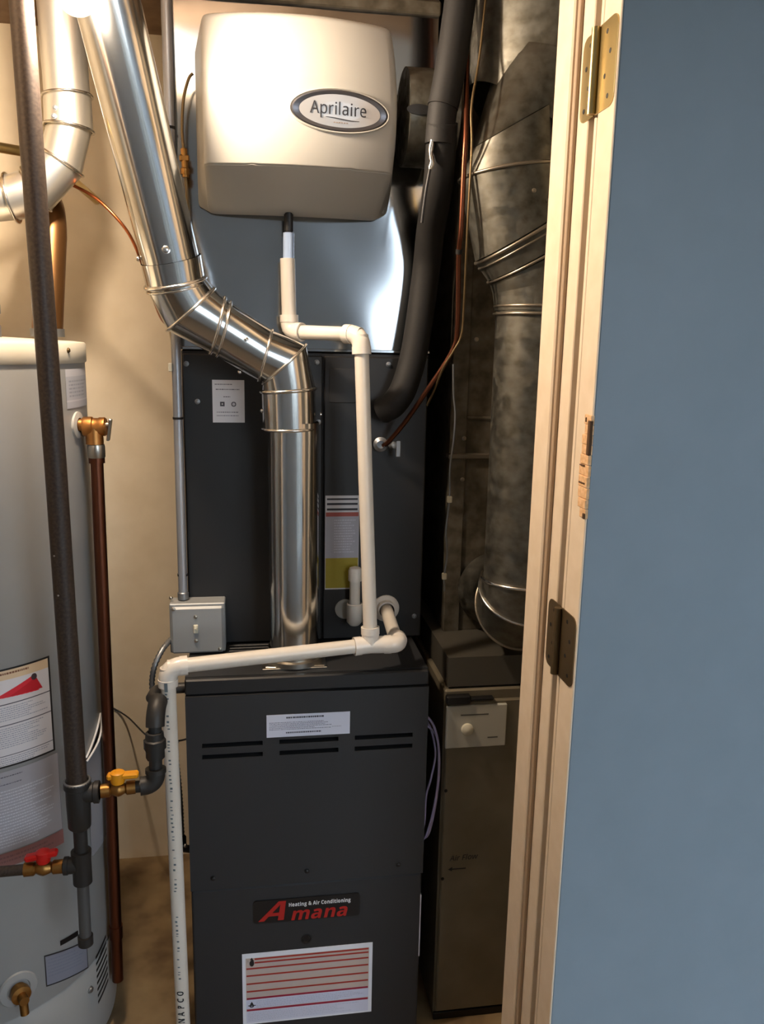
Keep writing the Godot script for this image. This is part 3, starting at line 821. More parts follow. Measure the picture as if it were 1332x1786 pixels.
# ---------- humidifier ----------
func humidifier():
	var t := thing("humidifier", "white rounded plastic humidifier with oval badge mounted on the plenum", "humidifier", Vector3(-0.015, 1.72, -0.2))
	var g := G.new()
	var us := []
	var N := 44
	for i in N + 1:
		var a := -1.0 + 2.0 * i / N
		us.append(signf(a) * (1.0 - pow(1.0 - absf(a), 1.6)))
	var cx := -0.014
	var cy := 1.886
	var put := func(u: float, v: float, back: float) -> Vector3:
		var m := maxf(absf(u), absf(v))
		var f := 1.0
		if m > 1e-6:
			f = m / pow(pow(absf(u), 30.0) + pow(absf(v), 30.0), 1.0 / 30.0)
		var uu := u * f
		var vv := v * f
		var hw := (0.1725 if uu < 0.0 else 0.1610 + 0.0115 * (1.0 - vv * vv)) + 0.019 * back
		var hh := 0.1640 + 0.002 * (1.0 - uu * uu) - (0.016 if vv > 0.0 else 0.011) * back
		var z := -0.010 - 0.030 * uu * uu - 0.042 * (vv - 0.25) * (vv - 0.25) - 0.080 * maxf(-vv - 0.50, 0) / 0.5
		var e := maxf(0.0, (m - 0.92) / 0.08)
		z -= 0.016 * (1.0 - sqrt(maxf(0.0, 1.0 - e * e)))
		z -= 0.0016 * exp(-pow((v + 0.50) / 0.007, 2)) + 0.0012 * smoothstep(-0.495, -0.505, v)
		z = lerpf(z, -0.2, back)
		return Vector3(cx + uu * hw, cy + (vv + 0.20 * maxf(-vv - 0.5, 0.0)) * hh, z)
	var vs := []
	var NV := 110
	for i in NV + 1:
		var a := -1.0 + 2.0 * i / NV
		vs.append(signf(a) * (1.0 - pow(1.0 - absf(a), 1.8)))
	for k in 17:
		vs.append(-0.50 + (k - 8) * 0.0022)
	vs.sort()
	var nrm := func(u: float, v: float) -> Vector3:
		var d := 0.0015
		var u0 := clampf(u - d, -1, 1); var u1 := clampf(u + d, -1, 1); var v0 := clampf(v - d, -1, 1); var v1 := clampf(v + d, -1, 1)
		return (put.call(u1, v, 0.0) - put.call(u0, v, 0.0)).cross(put.call(u, v1, 0.0) - put.call(u, v0, 0.0)).normalized()
	var grid := []
	for i in us.size():
		var col := []
		for j in vs.size():
			col.append([put.call(us[i], vs[j], 0.0), nrm.call(us[i], vs[j])])
		grid.append(col)
	for i in us.size() - 1:
		for j in vs.size() - 1:
			var a = grid[i][j]; var b = grid[i + 1][j]; var c = grid[i + 1][j + 1]; var d = grid[i][j + 1]
			g.quad4(a[0], b[0], c[0], d[0], a[1], b[1], c[1], d[1])
	# the skirt back to the plenum
	var rim := []
	for i in us.size(): rim.append(Vector2(us[i], 1))
	for j in range(vs.size() - 2, -1, -1): rim.append(Vector2(1, vs[j]))
	for i in range(us.size() - 2, -1, -1): rim.append(Vector2(us[i], -1))
	for j in range(1, vs.size() - 1): rim.append(Vector2(-1, vs[j]))
	for k in rim.size():
		var p: Vector2 = rim[k]
		var q: Vector2 = rim[(k + 1) % rim.size()]
		var a: Vector3 = put.call(p.x, p.y, 0.0); var b: Vector3 = put.call(q.x, q.y, 0.0)
		var c: Vector3 = put.call(q.x, q.y, 0.94); var d: Vector3 = put.call(p.x, p.y, 0.94)
		var n := (b - a).cross(d - a).normalized()
		if n.dot(a - Vector3(cx, cy, a.z)) < 0: n = -n
		g.quad(a, b, c, d, n)
	part("cover", g, M.abs, t)
	part("back_housing", G.new().box(Vector3(-0.190, 1.752, -0.204), Vector3(0.164, 2.02, -0.18), 0.006), M.abs_back, t)
	part("drain_spout", G.new().tube([Vector3(-0.032, 1.765, -0.158), Vector3(-0.032, 1.704, -0.158)], 0.0075, 16).tube([Vector3(-0.032, 1.738, -0.158), Vector3(-0.032, 1.707, -0.158)], 0.009, 16), M.rubber, t)
	# oval badge; it follows the bulge of the cover
	var bc := Vector3(0.052, 1.893, 0)
	var surf := func(x: float, y: float) -> float:
		return put.call((x - cx) / (0.1610 + 0.0115), (y - cy) / 0.166, 0.0).z
	var lay := func(p: Vector3, lift: float) -> Vector3:
		return Vector3(bc.x + p.x, bc.y + p.y, surf.call(bc.x + p.x, bc.y + p.y) + lift)
	var ovals := func(gg: G, prof: Array):
		for k in 64:
			for i in prof.size() - 1:
				var q := []
				for e in [[i, k], [i, k + 1], [i + 1, k + 1], [i + 1, k]]:
					var a: float = TAU * e[1] / 64
					var pr: Vector3 = prof[e[0]]
					q.append(lay.call(Vector3(pr.x * cos(a), pr.y * sin(a), 0), pr.z))
				var n: Vector3 = (q[1] - q[0]).cross(q[3] - q[0]).normalized()
				if n.z < 0 and absf(n.z) > 0.05: n = -n
				gg.quad(q[0], q[1], q[2], q[3], n)
	var rimg := G.new()
	ovals.call(rimg, [Vector3(0.0905, 0.0365, -0.001), Vector3(0.0900, 0.0362, 0.0025), Vector3(0.0880, 0.0345, 0.0035), Vector3(0.0860, 0.0328, 0.0022)])
	var badge := part("badge_rim", rimg, M.abs, t)
	var ring := G.new()
	ovals.call(ring, [Vector3(0.0862, 0.0330, 0.0022), Vector3(0.0830, 0.0305, 0.0030), Vector3(0.0740, 0.0268, 0.0012), Vector3(0.0720, 0.0258, 0.0006)])
	part("badge_ring", ring, mat(Color(0.42, 0.42, 0.44), 0.3, 0.9), badge)
	var face := G.new()
	ovals.call(face, [Vector3(0.0722, 0.0260, 0.0008), Vector3(0.04, 0.0144, 0.0010), Vector3(0.0001, 0.0001, 0.0010)])
	part("badge_face", face, mat(Color(0.72, 0.71, 0.70), 0.35, 0.6), badge)
	g = G.new().lettering("Aprilaire", 0.0270, 0.0006, false, func(p: Vector3) -> Vector3: return lay.call(Vector3(p.x * 0.98 - 0.003, p.y + 0.003, 0), 0.0016 + p.z))
	for k in 20:       # swoosh under the name
		var x0 := -0.026 + k * 0.0030
		var f := k / 20.0
		var f2 := (k + 1) / 20.0
		var y0 := -0.0105 - 0.0040 * sin(f * PI * 0.75) * f
		var y1 := -0.0105 - 0.0040 * sin(f2 * PI * 0.75) * f2
		var th := 0.0008 + 0.0010 * sin(f * PI)
		g.quad(lay.call(Vector3(x0, y0, 0), 0.0019), lay.call(Vector3(x0 + 0.0031, y1, 0), 0.0019), lay.call(Vector3(x0 + 0.0031, y1 - th, 0), 0.0019), lay.call(Vector3(x0, y0 - th, 0), 0.0019), Vector3.BACK)
	part("badge_lettering", g, mat(Color(0.16, 0.16, 0.18), 0.5), badge)
	g = G.new()
	for k in 6:
		g.quad(lay.call(Vector3(-0.012 + k * 0.0045, -0.0178, 0), 0.0018), lay.call(Vector3(-0.0087 + k * 0.0045, -0.0178, 0), 0.0018), lay.call(Vector3(-0.0087 + k * 0.0045, -0.0194, 0), 0.0018), lay.call(Vector3(-0.012 + k * 0.0045, -0.0194, 0), 0.0018), Vector3.BACK)
	part("badge_small_print", g, mat(Color(0.5, 0.45, 0.40), 0.5), badge)
	# water feed with its small brass valve
	var w := thing("humidifier_feed_line", "thin dark feed tube with brass valve looping beside the humidifier", "tube", Vector3(-0.225, 1.75, -0.16))
	part("feed_tube", G.new().tube(spline([Vector3(-0.206, 1.975, -0.15), Vector3(-0.214, 1.965, -0.15), Vector3(-0.224, 1.93, -0.15), Vector3(-0.228, 1.88, -0.15), Vector3(-0.226, 1.84, -0.15)]), 0.0028, 8), M.bronze, w)
	g = G.new().tube([Vector3(-0.226, 1.845, -0.15), Vector3(-0.224, 1.795, -0.15)], 0.0062, 12)
	g.lathe([Vector2(0.0085, 0), Vector2(0.0085, 0.010), Vector2(0.006, 0.012)], Vector3(-0.225, 1.800, -0.15), Vector3.UP, 6)
	g.box(Vector3(-0.234, 1.822, -0.156), Vector3(-0.216, 1.834, -0.144), 0.002)
	part("brass_valve", g, M.brass_dull, w)
	part("feed_tube", G.new().tube(spline([Vector3(-0.224, 1.797, -0.15), Vector3(-0.222, 1.76, -0.152), Vector3(-0.222, 1.70, -0.17)]), 0.003, 8), M.bronze, w)


# ---------- water heater ----------
const TANK := Vector3(-0.698, 0.0, -0.158)
func heater():
	var t := thing("water_heater", "round grey tank water heater with labels on its side, at the left", "water heater", TANK)
	var R := 0.27
	part("jacket", G.new().lathe([Vector2(R - 0.012, 0.004), Vector2(R - 0.002, 0.02), Vector2(R, 0.03), Vector2(R, 0.205), Vector2(R - 0.002, 0.208), Vector2(R - 0.002, 0.212), Vector2(R, 0.215), Vector2(R, 1.455)], TANK, Vector3.UP, 96), M.tank, t)
	part("top_pan", G.new().lathe([Vector2(R + 0.002, 1.450), Vector2(R + 0.0035, 1.452), Vector2(R + 0.0035, 1.484), Vector2(R + 0.001, 1.488), Vector2(R - 0.02, 1.490), Vector2(0.10, 1.497), Vector2(1e-5, 1.497)], TANK, Vector3.UP, 96), M.tank_top, t)
	var a := deg_to_rad(73.0)
	part("screw", screw(TANK + Vector3(sin(a) * (R + 0.003), 1.474, cos(a) * (R + 0.003)), Vector3(sin(a), 0, cos(a)), 0.004), M.bronze, t)
	var wht := Color(0.80, 0.80, 0.82)
	var ops := [["r", 8, 8, 368, 40, Color(0.80, 0.72, 0.60)], ["rows", 130, 18, 210, 18, 18, Color(0.45, 0.30, 0.22)], ["tri", 150, 120, 330, 130, 300, 62, Color(0.80, 0.16, 0.22)], ["tri", 210, 122, 345, 126, 320, 70, Color(0.72, 0.10, 0.16)], ["disc", 312, 66, 12, 14, Color(0.22, 0.18, 0.2)], ["disc", 30, 96, 44, 44, Color(0.35, 0.33, 0.36)], ["disc", 30, 96, 36, 36, wht], ["disc", 14, 98, 22, 34, Color(0.50, 0.10, 0.14)], ["r", 8, 150, 368, 4, Color(0.25, 0.25, 0.3)], ["rows", 14, 164, 350, 60, 9, Color(0.58, 0.60, 0.66)], ["r", 8, 240, 368, 4, Color(0.3, 0.3, 0.35)], ["rows", 40, 254, 320, 90, 9, Color(0.58, 0.60, 0.66)], ["disc", 18, 340, 20, 22, Color(0.62, 0.62, 0.66)], ["r", 8, 372, 368, 3, Color(0.3, 0.3, 0.35)], ["rows", 14, 382, 352, 30, 9, Color(0.56, 0.58, 0.64)]]
	for q in [[0, 0, 384, 8], [0, 416, 384, 8], [376, 0, 8, 424], [0, 0, 4, 424]]:
		ops.append(["r", q[0], q[1], q[2], q[3], Color(0.07, 0.07, 0.08)])
	part("safety_label", wrapped(TANK, R + 0.001, 14.0, 52.6, 0.920, 0.735, 0.919, 0.729), print_mat(384, 424, wht, ops), t, "black-edged white safety label")
	ops = [["rows", 120, 20, 150, 8, 10, Color(0.3, 0.3, 0.34)], ["rows", 160, 52, 90, 8, 10, Color(0.35, 0.35, 0.4)], ["rows", 20, 80, 340, 240, 13, Color(0.72, 0.73, 0.77)], ["r", 380, 0, 3, 340, Color(0.45, 0.45, 0.47)]]
	part("instruction_label", wrapped(TANK, R + 0.0008, 12.0, 54.0, 0.727, 0.570, 0.722, 0.562), print_mat(384, 340, Color(0.60, 0.60, 0.63), ops), t, "grey label with small print")
	part("red_label", wrapped(TANK, R + 0.0008, 12.0, 54.0, 0.568, 0.540, 0.560, 0.530), print_mat(256, 32, Color(0.52, 0.36, 0.35), [["rows", 6, 8, 240, 18, 9, Color(0.44, 0.30, 0.30)]]), t)
	part("energy_label", wrapped(TANK, R + 0.0008, 71.0, 97.0, 1.470 - 0.03, 1.368, 1.470 - 0.03, 1.368), print_mat(96, 96, Color(0.66, 0.67, 0.70), [["r", 0, 0, 96, 18, Color(0.74, 0.74, 0.76)], ["rows", 8, 28, 80, 40, 9, Color(0.56, 0.57, 0.6)], ["r", 0, 76, 96, 4, Color(0.74, 0.74, 0.76)]]), t)
	ops = [["rows", 12, 14, 170, 60, 10, Color(0.44, 0.46, 0.52)]]
	for q in [[0, 0, 200, 4], [0, 92, 200, 4], [0, 0, 4, 96], [196, 0, 4, 96]]:
		ops.append(["r", q[0], q[1], q[2], q[3], Color(0.12, 0.12, 0.13)])
	part("rating_label", wrapped(TANK, R + 0.0008, 41.5, 63.5, 0.316, 0.246, 0.280, 0.213), print_mat(200, 96, Color(0.48, 0.49, 0.54), ops), t)
	part("warning_strip", wrapped(TANK, R + 0.0008, 49.0, 58.5, 0.326, 0.315, 0.319, 0.307), M.black, t)
	# slanted air slots near the base
	for k in 8:
		var y := 0.222 - k * 0.0155
		part("air_slot", wrapped(TANK, R + 0.0009, 69.0, 79.5, y - 0.004, y - 0.011, y + 0.011, y + 0.004, 6), M.dark, t)
	part("screw", screw(TANK + Vector3(sin(1.117) * R, 0.158, cos(1.117) * R), Vector3(sin(1.117), 0, cos(1.117)), 0.006), M.zinc, t)
	# drain cock
	var da := deg_to_rad(30.4)
	var dn := Vector3(sin(da), 0, cos(da))
	var dp := TANK + dn * R + Vector3(0, 0.273, 0)
	part("drain_flange", G.new().lathe([Vector2(0.036, 0), Vector2(0.034, 0.003), Vector2(0.022, 0.004), Vector2(0.020, 0.001), Vector2(1e-5, 0.001)], dp, dn, 28), M.tank, t)
	var g := G.new().lathe([Vector2(0.014, 0), Vector2(0.014, 0.012), Vector2(0.018, 0.012), Vector2(0.018, 0.022), Vector2(0.009, 0.024), Vector2(0.009, 0.040), Vector2(1e-5, 0.040)], dp, dn, 20)
	g.tube([dp + dn * 0.030, dp + dn * 0.036 + Vector3(0, -0.03, 0)], 0.008, 14)
	part("drain_valve", g, M.brass_dull, t, "small brass drain valve near the floor")
	# pouch for papers
	g = G.new()
	for k in 10:
		var q := []
		for e in [[k, 0], [k + 1, 0], [k + 1, 1], [k, 1]]:
			var aa := deg_to_rad(lerpf(70.0, 88.0, e[0] / 10.0))
			var off: float = R + 0.002 + 0.008 * sin(PI * e[0] / 10.0) * e[1]
			q.append(TANK + Vector3(sin(aa) * off, 0.45 if e[1] == 0 else lerpf(0.665, 0.725, e[0] / 10.0), cos(aa) * off))
		var nn := Vector3(sin(1.38), 0, cos(1.38))
		g.quad(q[0], q[1], q[2], q[3], nn)
	part("paper_pouch", g, mat(Color(0.62, 0.62, 0.64), 0.25), t)
	g = G.new()
	var lip := []
	for k in 11:
		var aa := deg_to_rad(lerpf(70.0, 88.0, k / 10.0))
		var off := R + 0.003 + 0.008 * sin(PI * k / 10.0)
		lip.append(TANK + Vector3(sin(aa) * off, lerpf(0.665, 0.725, k / 10.0), cos(aa) * off))
	var lip2 := []
	for k in 11:
		var aa := deg_to_rad(lerpf(88.0, 70.0, k / 10.0))
		lip2.append(TANK + Vector3(sin(aa) * (R + 0.002), lerpf(0.728, 0.672, k / 10.0), cos(aa) * (R + 0.002)))
	g.tube(lip + lip2, 0.0022, 8)
	part("pouch_rim", g, M.white, t)
	# relief valve at the side
	var va := deg_to_rad(79.0)
	var vn := Vector3(sin(va), 0, cos(va))
	var vp := TANK + vn * R + Vector3(0, 1.335, 0)
	part("valve_flange", G.new().lathe([Vector2(0.026, -0.004), Vector2(0.025, 0.003), Vector2(0.014, 0.005)], vp, vn, 24), M.abs, t)
	var ax := Vector3(1, 0, 0)
	g = G.new().tube([vp - vn * 0.005, vp + ax * 0.012, vp + ax * 0.016], 0.012, 16)
	g.lathe([Vector2(0.0175, 0), Vector2(0.019, 0.003), Vector2(0.019, 0.017), Vector2(0.0165, 0.019), Vector2(0.0165, 0.028), Vector2(0.018, 0.030), Vector2(0.018, 0.040), Vector2(0.015, 0.043), Vector2(1e-5, 0.043)], vp + ax * 0.010 + Vector3(0, -0.003, 0), ax, 20)
	g.lathe([Vector2(0.0165, 0), Vector2(0.0165, 0.032)], vp + ax * 0.030 + Vector3(0, -0.036, 0), Vector3.UP, 18)
	var rv := part("relief_valve", g, M.valve_bronze, t, "brass relief valve with flip lever")
	part("lever", G.new().box(vp + Vector3(0.056, -0.030, -0.006), vp + Vector3(0.062, 0.012, 0.006), 0.0015, Basis(Vector3.BACK, -0.15), vp + Vector3(0.058, 0, 0)).tube([vp + ax * 0.05, vp + ax * 0.058], 0.006, 10), M.nickel, rv)
	# discharge pipe of the relief valve
	var d := thing("relief_discharge_pipe", "brown copper discharge pipe running down beside the grey tank", "pipe", Vector3(-0.42, 0.1, -0.1))
	var px := vp + Vector3(0.032, -0.0625, 0)
	part("adapter", G.new().lathe([Vector2(0.0150, 0), Vector2(0.0165, 0.002), Vector2(0.0165, 0.021), Vector2(0.0155, 0.0255)], px, Vector3.UP, 18), M.nickel, d)
	part("coupling", G.new().tube([px + Vector3(0, 0.004, 0), px + Vector3(0, -0.010, 0)], 0.0152, 18), M.copper, d)
	part("pipe", G.new().tube([px, Vector3(px.x - 0.004, 0.62, px.z + 0.002), Vector3(px.x - 0.010, 0.12, px.z)], 0.0122, 18), M.copper, d)
	part("coupling", G.new().tube([Vector3(px.x - 0.0085, 0.255, px.z), Vector3(px.x - 0.0088, 0.225, px.z)], 0.0142, 18), M.copper, d)
	# vent of the heater: gored elbows
	var v := thing("heater_vent_pipe", "bright metal vent pipe with gored elbow above the grey tank", "vent pipe", Vector3(-0.698, 1.497, -0.158))
	var vr := 0.039
	var o := 0.004
	part("draft_hood", G.new().lathe([Vector2(0.10, 1.505), Vector2(0.095, 1.54), Vector2(0.045, 1.60), Vector2(0.040, 1.64)], Vector3(-0.698, 0, -0.158), Vector3.UP, 40), M.vent_steel, v)
	for k in 3:
		var la := TAU * k / 3.0
		part("hood_leg", G.new().box(Vector3(-0.703 + cos(la) * 0.09, 1.4975, -0.163 + sin(la) * 0.09), Vector3(-0.693 + cos(la) * 0.09, 1.512, -0.153 + sin(la) * 0.09)), M.vent_steel, v)
	part("pipe", G.new().gores([[Vector3(-0.698, 1.635, -0.158), Vector3.UP, vr], [Vector3(-0.695, 1.690, -0.16), Vector3(0.35, 0.93, 0), vr], [Vector3(-0.660, 1.728, -0.17), Vector3(0.85, 0.5, 0), vr], [Vector3(-0.545, 1.750, -0.19), Vector3(0.97, 0.2, 0), vr]], 36), M.vent_steel, v)
	var rg := [[Vector3(-0.545, 1.750, -0.19), Vector3(0.97, 0.2, 0)], [Vector3(-0.502, 1.768, -0.196), Vector3(0.85, 0.52, 0)], [Vector3(-0.455, 1.820, -0.2), Vector3(0.52, 0.85, 0)], [Vector3(-0.438, 1.880, -0.2), Vector3(0.1, 1, 0)], [Vector3(-0.438, 1.935, -0.2), Vector3(-0.06, 1, 0)], [Vector3(-0.446, 2.215, -0.2), Vector3(0, 1, 0)]]
	for k in 5:
		var big := vr + (0.002 if k % 2 == 0 else 0.0045)
		part("elbow_gore" if k < 4 else "pipe", G.new().gores([[rg[k][0], rg[k][1], big], [rg[k + 1][0], rg[k + 1][1], big - 0.001]], 36), M.vent_steel, v)
		part("bead", G.new().torus(rg[k][0], rg[k][1], vr + 0.005, 0.0028, 36), M.flue_bead, v)
	for p in [[Vector3(-0.452, 1.905, -0.160)], [Vector3(-0.455, 1.890, -0.158)], [Vector3(-0.48, 1.80, -0.165)]]:
		part("screw", screw(p[0], Vector3(0, 0.1, 1), 0.004), M.zinc, v)
	# water connections on the tank top
	var c := thing("hot_water_pipe", "tan copper water pipe rising from the tank top behind the gas pipe", "pipe", Vector3(-0.502, 1.49, -0.21))
	part("pipe", G.new().tube([Vector3(-0.502, 1.508, -0.217), Vector3(-0.494, 1.675, -0.255)] + bend(Vector3(-0.493, 1.69, -0.258), Vector3(-0.492, 1.76, -0.27), Vector3(-0.52, 1.765, -0.34), 8) + [Vector3(-0.55, 1.765, -0.44)], 0.029, 24), M.copper_old, c)
	part("nipple", G.new().tube([Vector3(-0.502, 1.4975, -0.217), Vector3(-0.502, 1.513, -0.217)], 0.032, 24), M.zinc, c)
	var k2 := thing("cold_water_valve", "grey and copper valve stub on the tank top at the frame edge", "valve", Vector3(-0.575, 1.49, -0.12))
	part("valve_body", G.new().lathe([Vector2(0.014, 0), Vector2(0.014, 0.02), Vector2(0.011, 0.024), Vector2(0.011, 0.04), Vector2(0.015, 0.042), Vector2(0.015, 0.058), Vector2(0.008, 0.062)], Vector3(-0.575, 1.4955, -0.12), Vector3.UP, 16), M.zinc, k2)
	part("copper_stub", G.new().tube([Vector3(-0.575, 1.545, -0.12), Vector3(-0.577, 1.60, -0.12), Vector3(-0.60, 1.66, -0.105), Vector3(-0.605, 1.78, -0.095)] + bend(Vector3(-0.604, 1.80, -0.10), Vector3(-0.60, 1.838, -0.12), Vector3(-0.57, 1.838, -0.185), 6) + [Vector3(-0.51, 1.852, -0.31), Vector3(-0.48, 1.83, -0.72)], 0.0095, 14), M.brass, k2)


# ---------- flue ----------
func flue():
	var t := thing("flue_pipe", "shiny new metal flue pipe rising from furnace and bending up left", "flue pipe", Vector3(-0.025, 0.86, -0.09))
	var r := 0.0505
	part("lower_pipe", G.new().gores([[Vector3(-0.026, 0.868, -0.088), Vector3.UP, r - 0.001], [Vector3(-0.027, 1.345, -0.09), Vector3.UP, r - 0.001]], 64), M.new_steel, t)
	var R := [[Vector3(-0.034, 1.332, -0.09), Vector3(-0.03, 1, 0)], [Vector3(-0.036, 1.406, -0.09), Vector3(-0.08, 1, 0)], [Vector3(-0.044, 1.455, -0.088), Vector3(-0.67, 0.74, 0)], [Vector3(-0.080, 1.471, -0.085), Vector3(-0.963, 0.27, 0)], [Vector3(-0.168, 1.524, -0.072), Vector3(-0.96, 0.27, 0.1)], [Vector3(-0.215, 1.552, -0.062), Vector3(-0.66, 0.75, 0.1)], [Vector3(-0.2395, 1.598, -0.05), Vector3(-0.19, 0.95, 0.2)]]
	part("collar", G.new().gores([[R[0][0], R[0][1], r + 0.0015], [R[1][0], R[1][1], r + 0.0015]], 64), M.new_steel, t)
	part("elbow_gore", G.new().gores([[R[1][0], R[1][1], r + 0.001], [R[2][0], R[2][1], 0.0555]], 64), M.new_steel, t)
	part("elbow_gore", G.new().gores([[R[2][0], R[2][1], 0.0548], [R[3][0], R[3][1], r - 0.002]], 64), M.new_steel, t)
	part("middle_pipe", G.new().gores([[R[3][0], R[3][1], r - 0.0015], [R[4][0], R[4][1], r + 0.0015]], 64), M.new_steel, t)
	part("elbow_gore", G.new().gores([[R[4][0], R[4][1], r + 0.002], [R[5][0], R[5][1], 0.0575]], 64), M.new_steel, t)
	part("elbow_gore", G.new().gores([[R[5][0], R[5][1], 0.0568], [R[6][0], R[6][1], r + 0.002]], 64), M.new_steel, t)
	part("crimp_collar", G.new().gores([[R[6][0], R[6][1], r + 0.002], [Vector3(-0.2455, 1.637, -0.041), Vector3(-0.19, 0.95, 0.22), r + 0.003]], 64), M.new_steel, t)
	part("upper_pipe", G.new().gores([[Vector3(-0.245, 1.630, -0.042), Vector3(-0.19, 0.95, 0.25), r], [Vector3(-0.3365, 2.085, 0.078), Vector3(-0.08, 1, 0.1), r + 0.001], [Vector3(-0.3365, 2.215, 0.078), Vector3(0, 1, 0), r + 0.001]], 64), M.new_steel, t)
	for b in [[0, r + 0.002, 0.0030], [1, r + 0.0025, 0.0034], [2, 0.0565, 0.0026], [3, r - 0.0005, 0.0026], [4, r + 0.003, 0.0032], [5, 0.0585, 0.0030], [6, r + 0.0035, 0.0036]]:
		part("bead", G.new().torus(R[b[0]][0], R[b[0]][1], b[1], b[2], 56), M.flue_bead, t)
	part("bead", G.new().torus(R[4][0] + Vector3(0.011, -0.006, 0), R[4][1], r + 0.002, 0.0026, 56), M.flue_bead, t)
	part("bead", G.new().torus(R[6][0] + Vector3(0.002, -0.008, -0.002), R[6][1], r + 0.003, 0.0022, 56), M.flue_bead, t)
	for p in [[Vector3(-0.249, 1.648, 0.0135), Vector3(0.1, 0.1, 1), 0.0062], [Vector3(-0.300, 1.635, -0.03), Vector3(-1, 0, 0.3), 0.0042], [Vector3(-0.087, 1.366, -0.085), Vector3(-1, 0, 0.2), 0.0036], [Vector3(0.025, 1.36, -0.085), Vector3(1, 0, 0.1), 0.0032], [Vector3(-0.115, 1.500, -0.028), Vector3(0.1, 0.3, 1), 0.0034], [Vector3(-0.128, 1.440, -0.075), Vector3(-0.5, -1, 0.3), 0.0036]]:
		part("screw", screw(p[0], p[1].normalized(), p[2]), M.flue_bead, t)


# ---------- condensate drain ----------
func socket(g: G, a: Vector3, b: Vector3, r: float):
	var ax := (b - a)
	g.lathe([Vector2(r * 0.8, 0), Vector2(r, 0), Vector2(r, ax.length()), Vector2(r * 0.8, ax.length())], a, ax.normalized(), 22)

